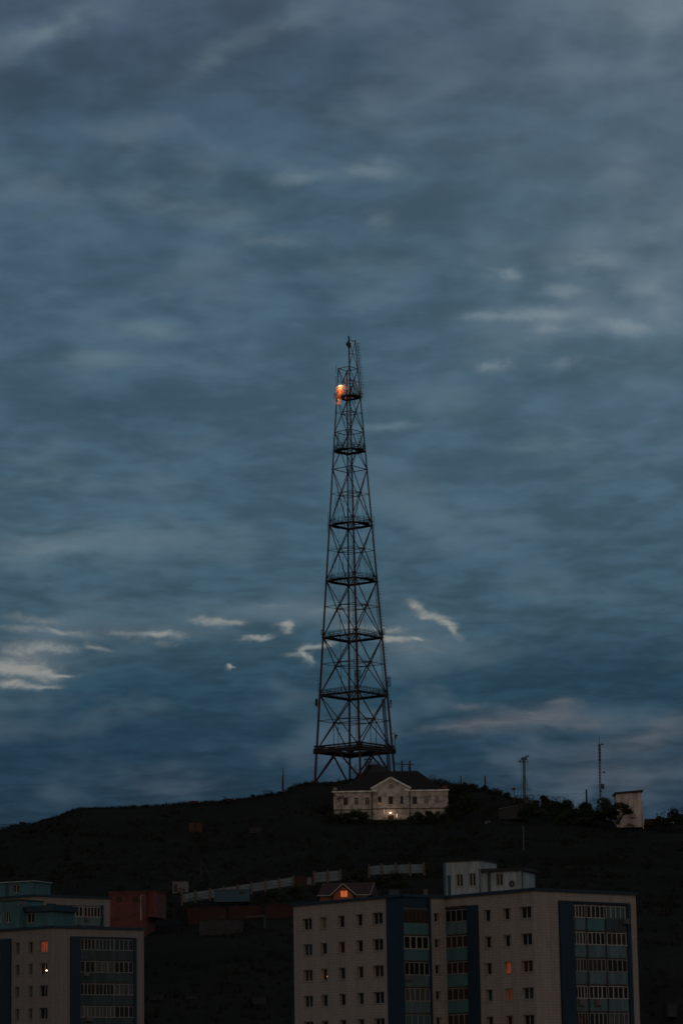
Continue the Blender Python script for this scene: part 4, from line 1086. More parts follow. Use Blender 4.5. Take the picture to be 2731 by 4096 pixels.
w = MB(); w.tube(P(s0, z0_, -.12), P(s0, z1_, -.12), .07); w.tube(P(s0, z1_, -.12), P(s0 + .5, z1_ + .2, -.12), .07); w.build('drainpipe', M['house_wall'], t)
s0_, s1_ = L, on_face(A, Bp, 622, 3600)[0]
w = MB(); boxp(w, P, L, s1_, at(600, 3672, Yr + 2).z, zt + .15, 1.2, 8); w.build('side_wing', M['red_brick'], t)
w = MB(); boxp(w, P, L - .1, s1_ + .15, zt + .15, zt + .3, 1.0, 8.1); w.build('roof', M['rust_bright'], t)

# ---------------------------------------------------------------- small hillside house with the lit gable window
Yh = 500.0
def hp(px, py, dY=0): return at(px, py, Yh + dY)
base = hp(1371, 3615); t = thing('small_house', base, 'small brick house with maroon roof and a glowing orange gable window', 'house')
ze = hp(1300, 3582).z; zb = ze - 3.2
xl, xr = hp(1270, 3582).x, hp(1480, 3576).x; yr_ = 8.5
rz_ = hp(1330, 3532, 4).z
w = MB(); w.add([(xl+.4, Yh+.3, zb), (xr-.4, Yh+.3, zb), (xr-.4, Yh+yr_, zb), (xl+.4, Yh+yr_, zb), (xl+.4, Yh+.3, ze), (xr-.4, Yh+.3, ze), (xr-.4, Yh+yr_, ze), (xl+.4, Yh+yr_, ze)],
    [(0, 1, 5, 4), (1, 2, 6, 5), (2, 3, 7, 6), (3, 0, 4, 7)]); w.build('wall', M['house_brick'], t)
w = MB(); r0, r1 = hp(1290, 3532, 4).x, hp(1497, 3532, 4).x
w.add([(xl, Yh, ze), (xr, Yh, ze), (xr + 1.4, Yh + 4, ze), (xr + .6, Yh + yr_ + .2, ze), (xl, Yh + yr_ + .2, ze), (r0, Yh + 4, rz_), (r1, Yh + 4, rz_)],
    [(0, 1, 6, 5), (1, 2, 6), (2, 3, 6), (3, 4, 5, 6), (4, 0, 5), (0, 4, 3, 2, 1)]); rf = w.build('roof', M['roof_maroon'], t)
w = MB(); gx0, gx1, gxa = hp(1325, 3582, -1).x, hp(1420, 3577, -1).x, hp(1371, 3534, -1).x; zga = hp(1371, 3534, -1).z; yg = Yh - 1.0
w.add([(gx0+.35, yg, zb), (gx1-.35, yg, zb), (gx1-.35, yg, ze), (gxa, yg, zga-.4), (gx0+.35, yg, ze), (gx0+.35, yg+2, zb), (gx1-.35, yg+2, zb), (gx1-.35, yg+2, ze), (gx0+.35, yg+2, ze)],
    [(0, 1, 2, 3, 4), (1, 6, 7, 2), (5, 0, 4, 8)]); w.build('gable', M['house_brick'], t)
w = MB()
for gx in (gx0 - .15, gx1 + .15):
    s = -1 if gx < gxa else 1
    w.add([(gxa, yg-.35, zga), (gx, yg-.35, ze-.05), (gx, yg+3.5, ze-.05), (gxa, yg+4.2, zga), (gxa, yg-.35, zga-.16), (gx, yg-.35, ze-.21), (gx, yg+3.5, ze-.21), (gxa, yg+4.2, zga-.16)],
        [(0, 1, 2, 3), (7, 6, 5, 4), (0, 4, 5, 1), (1, 5, 6, 2)])
w.build('gable_roof', M['roof_maroon'], t)
w = MB()
for gx in (gx0 - .2, gx1 + .2): w.beam((gxa, yg - .42, zga - .05), (gx, yg - .42, ze - .1), .08, .15)
w.beam((xl - .05, Yh - .1, ze), (gx0 - .2, Yh - .1, ze), .08, .12); w.beam((gx1 + .2, Yh - .1, ze), (xr, Yh - .1, ze), .08, .12); w.beam((xr, Yh - .05, ze), (r1, Yh + 3.9, rz_), .06, .06)
w.build('eave_board', M['eave'], t)
w = MB(); a, b = hp(1361.5, 3563, -1.05), hp(1390, 3588, -1.05)
for c_, e_ in (((a.x, a.z), (b.x, a.z)), ((b.x, a.z), (b.x, b.z)), ((b.x, b.z), (a.x, b.z)), ((a.x, b.z), (a.x, a.z)), (((a.x+b.x)/2, a.z), ((a.x+b.x)/2, b.z))): w.beam((c_[0], yg - .04, c_[1]), (e_[0], yg - .04, e_[1]), .05, .05)
fr_ = w.build('window', M['rust'], t)
w = MB(); w.quad((a.x, yg - .02, b.z), (b.x, yg - .02, b.z), (b.x, yg - .02, a.z), (a.x, yg - .02, a.z)); w.build('pane', M['lit_gable'], fr_)
l = bpy.data.lights.new('gable_glow_light', 'POINT'); l.energy = 9; l.color = (1, .35, .12); l.shadow_soft_size = .3  # point light without a lamp body, spreads the lit gable window's glow outside
lo = bpy.data.objects.new('gable_glow_light', l); lo.location = ((a.x + b.x) / 2, yg - 1.0, (a.z + b.z) / 2 - .2); col.objects.link(lo)

# ---------------------------------------------------------------- concrete fence running up the slope
FY = 545.0
def fence(posts, tops, hpx, label, skip=(), group='stretches of pale concrete fence on the slope'):
    x0 = at(posts[0], 3560, FY); t = thing('concrete_fence', (x0.x, FY, x0.z - 4), label, 'fence', group)
    w = MB(); pn = []
    for px in posts:
        y = interp(tops, px); a = at(px, y - 7, FY); b = at(px, y + hpx + 10, FY); b.x = a.x; w = MB(); w.box(((a.x), FY, (a.z + b.z) / 2), .36, .36, a.z - b.z); w.build('post', M['post'], t)
    for i, (pa, pb_) in enumerate(zip(posts, posts[1:])):
        if i in skip: continue
        w = MB()
        for q in (0, 1, 2):
            y0 = interp(tops, pa); y1 = interp(tops, pb_); f0, f1 = q / 3 * hpx, (q + 1) / 3 * hpx - 1.2
            a = at(pa, y0 + f0, FY); b = at(pb_, y1 + f0, FY); c = at(pb_, y1 + f1, FY); dd_ = at(pa, y0 + f1, FY)
            o = Vector((0, .1, 0)); w.add([dd_, c, b, a, dd_ + o, c + o, b + o, a + o], [(0, 1, 2, 3), (7, 6, 5, 4), (0, 4, 5, 1), (2, 6, 7, 3), (1, 5, 6, 2), (3, 7, 4, 0)])
        if i % 3 == 2:
            pass
        w.build('fence_panel', M['conc_fence'], t)
    return t
fence([729, 782, 840, 894, 951, 1005, 1062, 1117, 1172], [(729, 3577), (840, 3560), (1000, 3535), (1172, 3509)], 34, 'longest stretch of pale blue concrete fence climbing behind the dark sheds')
fence([1256, 1310, 1362], [(1256, 3491), (1362, 3482)], 40, 'two pale concrete fence panels just above the small lit house')
fence([1475, 1525, 1583, 1639, 1694], [(1475, 3466), (1530, 3461), (1640, 3458), (1694, 3456)], 36, 'four dim concrete fence panels highest on the slope, left of the white rooftop room')
# rusty gate between
t = thing('metal_gate', at(1214, 3560, FY), 'rusty orange metal gate and panels filling a gap in the concrete fence', 'gate')
w = MB()
for px in (1178, 1202, 1226, 1248): w.tube(at(px, 3507, FY), at(px, 3545, FY), .07)
w.tube(at(1178, 3509, FY), at(1248, 3507, FY), .06); w.tube(at(1178, 3542, FY), at(1248, 3540, FY), .06); w.build('gate_frame', M['rust_bright'], t)
w = MB(); w.quad(at(1180, 3540, FY), at(1225, 3539, FY), at(1225, 3511, FY), at(1180, 3511, FY)); w.build('gate_sheet', M['rust'], t)
w = MB(); w.quad(at(1228, 3538, FY+.2), at(1247, 3538, FY+.2), at(1247, 3510, FY+.2), at(1228, 3510, FY+.2)); w.build('gate_sheet', M['conc_fence'], t)

# ---------------------------------------------------------------- sheds, booths and garages on the slope
def shed(name, px0, px1, py0, py1, Y, label, wallm, roofm='tar', door=None, depth=3.0, group=None, cat='shed', over=.12, window=None, slope=0.0, door_m='rust'):
    a, b = at(px0, py1, Y), at(px1, py1, Y); z1 = at((px0+px1)/2, py0, Y).z; z0 = min(a.z, b.z)
    t = thing(name, ((a.x+b.x)/2, Y, z0), label, cat, group)
    w = MB(); w.add([(a.x, Y, z0-.8), (b.x, Y, z0-.8), (b.x, Y+depth, z0-.8), (a.x, Y+depth, z0-.8), (a.x, Y, z1), (b.x, Y, z1-slope), (b.x, Y+depth, z1-slope), (a.x, Y+depth, z1)],
        [(0, 1, 5, 4), (1, 2, 6, 5), (2, 3, 7, 6), (3, 0, 4, 7)]); w.build('wall', M[wallm], t)
    w = MB(); w.add([(a.x-over, Y-over, z1), (b.x+over, Y-over, z1-slope), (b.x+over, Y+depth+over, z1-slope), (a.x-over, Y+depth+over, z1)] + [(a.x-over, Y-over, z1+.1), (b.x+over, Y-over, z1-slope+.1), (b.x+over, Y+depth+over, z1-slope+.1), (a.x-over, Y+depth+over, z1+.1)],
        [(3, 2, 1, 0), (4, 5, 6, 7), (0, 1, 5, 4), (1, 2, 6, 5), (2, 3, 7, 6), (3, 0, 4, 7)]); w.build('roof', M[roofm], t)
    for ix, dd in enumerate(door or []):
        p, q = at(dd[0], dd[2], Y), at(dd[1], dd[3], Y); w = MB(); w.box(((p.x+q.x)/2, Y - .03, (p.z+q.z)/2), q.x-p.x, .08, p.z-q.z); w.build('door', M[door_m], t)
    for dd in (window or []):
        p, q = at(dd[0], dd[2], Y), at(dd[1], dd[3], Y); w = MB(); w.box(((p.x+q.x)/2, Y - .03, (p.z+q.z)/2), q.x-p.x, .08, p.z-q.z); w.build('window', M['g_dark'], t)
    return t
def gy(px, py): return ground_at(px, py).y
shed('metal_booth', 691, 753, 3527, 3571, gy(720, 3571), 'pale metal booth standing above the left end of the concrete fence', 'booth', 'pole_pale', [(697, 709, 3542, 3568)], 2.5, door_m='shed_grey', window=[(697, 709, 3537, 3541)])
shed('brick_shed', 757, 807, 3291, 3330, gy(780, 3330), 'dim brown brick shed alone high on the bare hillside', 'rust_bright', 'tar', [(779, 786, 3295, 3330)], 2.5, door_m='wire')
shed('stone_shed', 997, 1050, 3308, 3330, gy(1020, 3330), 'dim grey low shed on the bare hillside, right of the brick shed', 'shed_grey')
shed('long_shed', 857, 998, 3560, 3588, 536, 'dark blue shed standing in front of the long concrete fence', 'door_blue', 'door_blue', window=[(958, 978, 3564, 3575)], depth=3)
shed('garage', 752, 905, 3630, 3682, 508, 'rust brown garage, leftmost of the dark row below the long fence', 'rust', 'tar', group='dark garages below the fence')
shed('garage', 912, 1055, 3624, 3682, 509, 'rust brown garage in the middle of the dark row below the long fence', 'rust', 'tar', group='dark garages below the fence')
shed('garage', 1062, 1180, 3618, 3690, 507, 'rust brown garage beside the left end of the nearest block', 'rust', 'tar', group='dark garages below the fence')
shed('lean_to', 797, 972, 3678, 3721, 494, 'dim grey lean-to with wide doors below the rust brown garages', 'shed_grey', 'tar', [(835, 895, 3684, 3719), (905, 968, 3684, 3719)], door_m='shed_grey')
t = thing('awning', at(1060, 3705, 492), 'narrow pale awning edge on a post in front of the garages', 'awning')
w = MB(); w.beam(at(985, 3669, 492), at(1060, 3664, 492), 1.5, .10); w.build('awning_sheet', M['booth'], t)
w = MB(); w.tube(at(1058, 3666, 492), at(1058, 3712, 492), .06); w.build('post', M['booth'], t)
for px0, px1, y0, y1, lb in ((597, 655, 3978, 4000, 'dim squat shed low on the slope just right of the lower left block'), (740, 790, 3980, 3997, 'barely visible low shed left of centre near the bottom of the dark slope'),
                             (1005, 1065, 3988, 4018, 'dim pale low shed near the bottom of the slope, left of the nearest block')):
    shed('low_shed', px0, px1, y0, y1, gy((px0+px1)/2, y1), lb, 'shed_grey', group='low sheds at the foot of the slope')
shed('low_shed', 2672, 2706, 4012, 4044, 432, 'dim low shed right of the nearest block at the bottom right', 'shed_grey', group='low sheds at the foot of the slope')
shed('flat_shed', 1996, 2088, 3236, 3262, 700, 'dark flat shed with a sloping pale roof edge below the guyed mast', 'shed_grey', 'booth', slope=-1.0, over=.2)
shed('low_shed', 1940, 1960, 3283, 3294, gy(1950, 3294), 'small pale shed on the dark slope right of the hilltop house', 'booth', group='low sheds at the foot of the slope')
# white block hut at the right
YW = 700.0
a, b = at(2466, 3296, YW), at(2568, 3294, YW); zt = at(2500, 3172, YW).z
t = thing('block_hut', ((a.x+b.x)/2, YW, a.z), 'tall windowless white block hut with dark flat roof behind the dark trees at right', 'hut')
w = MB(); z0 = a.z - .8
w.add([(a.x, YW, z0), (b.x, YW+.2, z0), (b.x, YW+6, z0), (a.x, YW+6, z0), (a.x, YW, zt-.2), (b.x, YW+.2, zt+.3), (b.x, YW+6, zt+.3), (a.x, YW+6, zt-.2)], [(0, 1, 5, 4), (1, 2, 6, 5), (2, 3, 7, 6), (3, 0, 4, 7)]); w.build('wall', M['hut_white'], t)
w = MB(); w.beam((a.x - .3, YW + 3, zt - .02), (b.x + .35, YW + 3, zt + .46), 7.0, .38); w.build('roof', M['tar'], t)
w = MB(); w.box((b.x + .15, YW - .2, a.z + 2.0), .25, .25, 6.5); w.build('drainpipe', M['hut_white'], t)
w = MB(); 
p = at(2530, 3262, YW - .3); w.box(p, 1.2, .5, .9); w.build('wall_box', M['dish_pink'], t)
w = MB(); w.add([at(2575, 3276, 702), at(2627, 3274, 702), at(2627, 3300, 702), at(2575, 3300, 702)] + [v + Vector((0, .3, 0)) for v in (at(2575, 3276, 702), at(2627, 3274, 702), at(2627, 3300, 702), at(2575, 3300, 702))], [(3, 2, 1, 0), (4, 5, 6, 7), (0, 1, 5, 4), (1, 2, 6, 5)])
single('brick_wall', w, M['rust'], at(2600, 3300, 702), 'low brown brick wall right of the white block hut', 'wall')

# ---------------------------------------------------------------- old house on the hilltop
HY = 740.0
def H(px, py, d=0.0): return at(px, py, HY + d)
zg = H(1563, 3280).z; zev = H(1563, 3164).z; xl, xr = H(1334, 3200).x, H(1791, 3200).x
t = thing('old_house', ((xl+xr)/2, HY, zg), 'old whitewashed two storey house with a central gable, in front of the tower', 'house')
rt = t; DEP = 12.0
def hz_(py, px=1563): return H(px, py).z
ztw = hz_(3188); zbw = hz_(3218)
wins = [(1373, 1391), (1418, 1433), (1459.5, 1476.5), (1649, 1667), (1694.5, 1711.5), (1739, 1754)]
wc = [(1512, 1524.5), (1553.5, 1571), (1600.5, 1612)]
def wallgrid(w, x0, x1, z0, z1, y, ops, dep=.25):
    xs = sorted({x0, x1} | {v for o in ops for v in o[:2]}); zs = sorted({z0, z1} | {v for o in ops for v in o[2:4]})
    for a, b in zip(xs, xs[1:]):
        for c, e in zip(zs, zs[1:]):
            if any(o[0] < (a+b)/2 < o[1] and o[2] < (c+e)/2 < o[3] for o in ops): continue
            w.quad((a, y, c), (b, y, c), (b, y, e), (a, y, e))
    for a, b, c, e in ops:
        for p, q in (((a, c), (b, c)), ((b, c), (b, e)), ((b, e), (a, e)), ((a, e), (a, c))): w.quad((p[0], y, p[1]), (p[0], y+dep, p[1]), (q[0], y+dep, q[1]), (q[0], y, q[1]))
X = lambda px: H(px, 3200).x
low = [(1374, 1391), (1420, 1436), (1660, 1677), (1700, 1716), (1742, 1757)]
opsm = [(X(a), X(b), zbw, ztw) for a, b in wins] + [(X(a), X(b), hz_(3264), hz_(3248)) for a, b in low]
w = MB(); wallgrid(w, xl, xr, zg - 2.5, zev, HY, opsm)
w.quad((xr, HY, zg-2.5), (xr, HY+DEP, zg-2.5), (xr, HY+DEP, zev), (xr, HY, zev)); w.quad((xl, HY, zg-2.5), (xl, HY+DEP, zg-2.5), (xl, HY+DEP, zev), (xl, HY, zev)); w.quad((xl, HY+DEP, zg-2.5), (xr, HY+DEP, zg-2.5), (xr, HY+DEP, zev), (xl, HY+DEP, zev))
w.build('wall', M['house_wall'], t)
xc0, xc1, xa = X(1489), X(1638), H(1561, 3110).x; zc = hz_(3153); za_ = hz_(3113); yc = HY - .7
opc = [(X(a), X(b), zbw, ztw + .12) for a, b in wc] + [(X(1533.5), X(1537.5), hz_(3256), hz_(3238)), (X(1583), X(1587), hz_(3270), hz_(3256)), (X(1549), X(1573), zg - .2, hz_(3262))]
w = MB(); wallgrid(w, xc0, xc1, zg - 2.5, zc, yc, opc)
w.add([(xc0, yc, zc), (xc1, yc, zc), (xa, yc, za_)], [(0, 1, 2)])
for xx in (xc0, xc1): w.quad((xx, yc, zg-2.5), (xx, HY, zg-2.5), (xx, HY, zc), (xx, yc, zc))
w.build('central_bay', M['house_wall'], t)
w = MB(); wd = .55
for xx in (xc0 - .35, xc1 + .35): w.beam((xa, yc - .1, za_ + .1), (xx, yc - .1, zc - .15), wd, .42)
w.build('gable_trim', M['house_trim'], t)
w = MB(); w.beam((xl - .35, HY - .15, zev), (xc0, HY - .15, zev), .6, .36); w.beam((xc1, HY - .15, zev), (xr + .3, HY - .15, zev), .6, .36)
w.box((xc0 + .5, yc - .12, hz_(3163)), 1.3, .3, .5); w.box((xc1 - .6, yc - .12, hz_(3162)), 1.3, .3, .6)
w.build('cornice', M['house_trim'], t)
w = MB(); w.beam((xl, HY - .05, hz_(3237)), (xc0, HY - .05, hz_(3237)), .1, .18); w.beam((xc0, yc - .05, hz_(3236)), (xc1, yc - .05, hz_(3236)), .1, .18); w.beam((xc1, HY - .05, hz_(3236)), (xr, HY - .05, hz_(3236)), .1, .18)
w.build('string_course', M['rust'], t)
w = MB()
for px in (1488, 1637.5): w.tube((X(px), yc - .15, zg - 1), (X(px), yc - .15, zc - .2), .12)
w.build('drainpipe', M['pole'], t)
w = MB(); c = H(1563, 3145, -.9)
for i in range(14):
    a0, a1 = 2*math.pi*i/14, 2*math.pi*(i+1)/14; w.tube(c + Vector((math.cos(a0)*.42, 0, math.sin(a0)*.42)), c + Vector((math.cos(a1)*.42, 0, math.sin(a1)*.42)), .07)
w.build('round_vent', M['shed_grey'], t)
w = MB(); w.box((X(1341), HY + .2, zev + .55), .95, .7, 1.0); w.build('chimney', M['house_wall'], t)
w = MB(); w.box((X(1780), HY + .2, zev + .65), 1.3, .8, .9); w.build('chimney', M['red_brick'], t)
def hwin(x0, x1, z0, z1, y, pane, split=True):
    w = MB(); xm = (x0 + x1) / 2
    for a, b in (((x0, z0), (x1, z0)), ((x1, z0), (x1, z1)), ((x1, z1), (x0, z1)), ((x0, z1), (x0, z0)), ((xm, z0), (xm, z1)), ((x0, z0 + (z1-z0)*.7), (x1, z0 + (z1-z0)*.7))): w.beam((a[0], y + .1, a[1]), (b[0], y + .1, b[1]), .09, .09)
    f = w.build('window', M['pvc'] if split else M['rust'], rt)
    w = MB(); w.quad((x0, y + .14, z0), (x1, y + .14, z0), (x1, y + .14, z1), (x0, y + .14, z1)); w.build('pane', M[pane], f)
    w = MB(); w.beam((x0 - .1, y - .08, z0 - .08), (x1 + .1, y - .08, z0 - .08), .25, .1); w.build('sill', M['house_trim'], f)
for i, (a, b) in enumerate(wins): hwin(X(a), X(b), zbw, ztw, HY, ['g_dark', 'g_blue', 'g_dark', 'g_dark', 'g_pale', 'g_pale'][i], i not in (0, 3))
for i, (a, b) in enumerate(low): hwin(X(a), X(b), hz_(3264), hz_(3248), HY, 'g_dark', False)
for i, (a, b) in enumerate(wc): hwin(X(a), X(b), zbw, ztw + .12, yc, ['g_brown', 'g_dark', 'g_dark'][i], False)
w = MB(); w.quad((X(1512.5), yc - .01, hz_(3218)), (X(1523), yc - .01, hz_(3218)), (X(1523), yc - .01, hz_(3210)), (X(1512.5), yc - .01, hz_(3210))); w.build('lit_pane', glow_mat('dim_orange_pane', (1, .28, .12), .16), t)
for a, b, y0, y1 in ((1534, 1537, 3256, 3238), (1583.5, 1586.5, 3270, 3256)):
    w = MB(); w.quad((X(a), yc + .1, hz_(y0)), (X(b), yc + .1, hz_(y0)), (X(b), yc + .1, hz_(y1)), (X(a), yc + .1, hz_(y1))); w.build('lit_slit', glow_mat('lit_slit_light', (1, .66, .45), .9 if a > 1550 else .35), t)
w = MB(); w.quad((X(1549), yc + .1, zg - .2), (X(1573), yc + .1, zg - .2), (X(1573), yc + .1, hz_(3262)), (X(1549), yc + .1, hz_(3262))); w.build('door', M['rust'], t)
w = MB(); yr0 = HY + 6; zrd = H(1600, 3084, 6).z; x0, x1 = H(1497, 3090, 6).x, H(1668, 3090, 6).x; ov = .5; ze = zev + .18
w.add([(xl - ov, HY - ov, ze), (xr - .9, HY - ov, ze), (xr - .9, HY + DEP + ov, ze), (xl - ov, HY + DEP + ov, ze), (x0, yr0, zrd), (x1, yr0, zrd)], [(0, 1, 5, 4), (1, 2, 5), (2, 3, 4, 5), (3, 0, 4), (3, 2, 1, 0)])
zgr = za_ + .22
w.add([(xa, yc - .3, zgr), (xc0 - .45, yc - .3, zc + .02), (xc0 - .45, HY + 2.5, zc + .02), (xa, yr0, zgr), (xc1 + .45, yc - .3, zc + .02), (xc1 + .45, HY + 2.5, zc + .02)], [(0, 1, 2, 3), (0, 3, 5, 4)])
w.build('roof', M['house_roof'], t)
# wall lamp over the door
lp = H(1561, 3251, -1.2)
t2 = thing('wall_lamp', lp, 'bright white lamp shining over the door of the old house', 'lamp')
w = MB(); w.tube(lp + Vector((0, .5, .25)), lp + Vector((0, 0, .2)), .04); w.tube(lp + Vector((0, 0, .12)), lp + Vector((0, 0, .22)), .22, .05, 10); w.build('bracket', M['pole'], t2)
w = MB(); w.ball(lp, .19, 10, 6, (1.3, 1, .9)); w.build('bulb', M['bulb_w'], t2)
l = bpy.data.lights.new('door_lamp', 'POINT'); l.energy = 26; l.color = (1, .66, .42); l.shadow_soft_size = .2
lo = bpy.data.objects.new('door_lamp', l); lo.location = lp + Vector((0, -.5, .0)); col.objects.link(lo)

# ---------------------------------------------------------------- hilltop equipment, masts, poles and wires
c = at(1502, 3100, 796); t = thing('equipment_dome', (c.x, 796, zG), 'dark domed equipment shelter between the legs of the tower', 'shelter')
w = MB(); w.ball((c.x, 796, zG), 4.2, 16, 10, (1.0, 1, at(1502, 3056, 796).z / 4.2 - zG / 4.2)); w.build('dome', M['tar'], t, True)
pts = [Vector((c.x + math.cos(a) * 2.6, 796 + math.sin(a) * 2.6, at(1502, 3068, 796).z)) for a in [i * math.pi / 5 for i in range(10)]]
railing([p for p in pts], t, 1.3, 3, 1.1, .04)
w = MB(); p = at(1496, 3060, 796); w.tube(p, at(1496, 3044, 796), .12, .04); w.build('finial', M['steel_dark'], t)
t = thing('scaffold', at(1470, 3100, 793), 'dark scaffold stair beside the foot of the near tower leg', 'scaffold')
w = MB()
for px in (1456, 1463, 1471, 1478, 1484):
    for dY in (0, 1.6): w.tube(at(px, 3024 if px < 1475 else 3035, 793 + dY), at(px, 3112, 793 + dY), .05, .05, 4)
for py in range(3030, 3110, 8): w.tube(at(1456, py, 793), at(1484, py + 2, 793), .04, .04, 4)
w.build('scaffold_frame', M['steel_dark'], t)
w = MB()
for py in (3038, 3062, 3088): w.beam(at(1456, py, 793.8), at(1484, py, 793.8), 1.5, .12)
w.build('scaffold_deck', M['grate'], t)
w = MB(); a, b = at(1418, 3112, 788), at(1434, 3072, 789); 
ladder_t = thing('stair_ladder', a, 'leaning railed stair at the foot of the near tower leg', 'stair')
ladder([a, b], 1.0, 'stair_flight', ladder_t, (1, 0, 0), .35, .06)
railing([a + Vector((-.6, 0, .2)), b + Vector((-.6, 0, .2))], ladder_t, 1.1, 2, 1.0, .04, False)
def pole(px, y0, y1, Y, r, label, m_='pole', name='utility_pole', arms=(), group='poles along the ridge', braces=()):
    a, b = at(px, y0, Y), at(px, y1, Y); b.x = a.x; b.z -= .5
    w = MB(); w.tube(b, a, r * 1.25, r * .85, 7)
    for (p0, p1) in arms: w.beam(at(*p0, Y), at(*p1, Y), .18, .22)
    for (p0, p1) in braces: w.tube(at(*p0, Y), at(*p1, Y), r * .8, r * .8, 6)
    return single(name, w, M[m_], b, label, 'pole', group)
pole(1607, 3042, 3108, 778, .22, 'left post of the dark twin-post frame right of the tower foot')
pole(1638.5, 3044, 3108, 778, .26, 'right post of the dark twin-post frame right of the tower foot', arms=(((1578, 3055), (1656, 3059)), ((1634, 3066), (1634, 3078))))
pole(1548, 3034, 3100, 790, .20, 'dark stub post between the tower leg and the domed shelter')
pole(1598, 3066, 3100, 782, .05, 'thin rod beside the dark twin-post frame')
pole(1132, 3074, 3172, 782, .13, 'thin lone pole with spread stays on the ridge left of the tower', braces=(((1130.5, 3100), (1128, 3172)), ((1131, 3100), (1136, 3172))), arms=(((1130, 3074), (1133.5, 3074)),))
pole(1755, 3116, 3140, 778, .10, 'short post just behind the right end of the old house roof')
pole(1798, 3118, 3150, 770, .10, 'short post between the old house and the dark tree')
pole(1842.5, 3104, 3145, 772, .14, 'short post rising from the dark tree right of the old house')
pole(1938.5, 3103, 3165, 768, .2, 'dark pole on the ridge midway between the old house and guyed mast')
pole(2343.5, 3157, 3216, 720, .22, 'dark pole standing between the two masts at right')
pole(2091, 3304, 3400, gy(2091, 3400), .12, 'pale pole on the dark slope under the guyed mast', 'pole_pale', group='poles on the dark slope')
pole(806, 3440, 3541, gy(806, 3541), .12, 'dim pole with a slanting brace on the slope above the fence', 'shed_grey', braces=(((812, 3455), (846, 3520)),), group='poles on the dark slope')
pole(2687, 3830, 3920, gy(2687, 3920), .08, 'dim thin pole right of the nearest block', 'shed_grey', group='poles on the dark slope')
t = thing('steel_rack', at(1727, 3130, 778), 'small dark lattice frame behind the old house roof', 'rack')
w = MB()
for px in (1716, 1722, 1728, 1734, 1740): w.tube(at(px, 3098, 778), at(px, 3135, 778), .05)
for py in (3100, 3108, 3116, 3124): w.tube(at(1716, py, 778), at(1740, py, 778), .05)
w.build('lattice_bars', M['steel_dark'], t)
# thin wires
def sag(a, b, s, n=12): return [a.lerp(b, i/n) + Vector((0, 0, -s * 4 * (i/n) * (1 - i/n))) for i in range(n + 1)]
w = MB()
pA = at(1939, 3123, 768); pB = at(2340, 3171, 720); pM = at(2092, 3150, 722)
w.path(sag(pA, pM, 1.0), .022); w.path(sag(pM, pB, .9), .022); w.path(sag(at(1939, 3118, 768), at(1845, 3165, 772), .6), .022); w.path(sag(at(1939, 3126, 768), at(2060, 3178, 722), 1.0), .02)
w.path(sag(pB, at(2190, 3200, 720), 1.0), .02)
single('overhead_wires', w, M['wire'], pA, 'thin overhead wires sagging between the ridge poles and masts', 'wire')
# guyed mast
Y1 = 722.0; b0 = at(2096.5, 3212, Y1)
t = thing('guyed_mast', b0, 'dark guyed mast with floodlights clustered at its head', 'mast')
w = MB(); a = at(2094, 3030, Y1)
for o in (Vector((-.3, -.2, 0)), Vector((.3, -.2, 0)), Vector((0, .3, 0))): w.tube(b0 + o, a + o * .7, .10, .08, 5)
for i in range(24):
    p = b0.lerp(a, i/24); q = b0.lerp(a, (i+1)/24); w.tube(p + Vector((-.3, -.2, 0)), q + Vector((.3, -.2, 0)), .04, .04, 4); w.tube(p + Vector((.3, -.2, 0)), q + Vector((0, .3, 0)), .04, .04, 4)
w.build('mast_shaft', M['steel_dark'], t)
w = MB()
for x_ in (2080, 2109): w.tube(at(x_, 3040, Y1), at(x_ + (1 if x_ < 2090 else -0), 3056, Y1), .06)
w.tube(at(2079, 3048, Y1), at(2110, 3047, Y1), .09); w.tube(at(2082, 3040, Y1), at(2107, 3036, Y1), .07); w.build('cross_arm', M['steel_dark'], t)
for px, py in ((2083, 3034), (2090, 3030), (2099, 3027), (2106, 3023), (2095, 3039), (2104, 3034), (2081, 3043)):
    w = MB(); c = at(px, py, Y1 - .3); w.tube(c, c + Vector((random.uniform(-.3, .3), -.3, -.15)), .16, .26, 8); w.tube(c, at(2094, 3046, Y1), .04); w.build('floodlight', M['panel_grey'], t)
w = MB(); m0 = at(2094, 3100, Y1)
for x_, y_, dY in ((2062, 3190, -4), (2132, 3190, -4), (2080, 3195, 6), (2122, 3195, 6)): w.tube(m0, at(x_, y_, Y1 + dY), .03, .03, 4)
for x_ in (2082, 2109): w.tube(at(x_, 3050, Y1), at(x_ + (-2 if x_ > 2090 else 2), 3195, Y1), .022, .022, 4)
w.build('guy_wire', M['wire'], t)
w = MB(); 
for x_ in (2060, 2078, 2096, 2114, 2132): w.tube(at(x_, 3182, Y1 - 1), at(x_, 3214, Y1 - 1), .06)
for y_ in (3182, 3193): w.tube(at(2058, y_ + 1, Y1 - 1), at(2134, y_ - 1, Y1 - 1), .07)
w.quad(at(2096, 3212, Y1 - 1), at(2112, 3212, Y1 - 1), at(2112, 3186, Y1 - 1), at(2096, 3186, Y1 - 1)); w.quad(at(2116, 3214, Y1 - 1), at(2132, 3214, Y1 - 1), at(2132, 3198, Y1 - 1), at(2116, 3198, Y1 - 1))
w.build('base_frame', M['steel_dark'], t)
single('lamp_post', (lambda w: (w.tube(at(2055, 3215, 735), at(2054.5, 3158, 735), .1, .07), w.box(at(2053, 3156, 735), .8, .4, .6), w)[-1])(MB()), M['mast_red'], at(2055, 3215, 735), 'short reddish post with a box head left of the guyed mast', 'post')
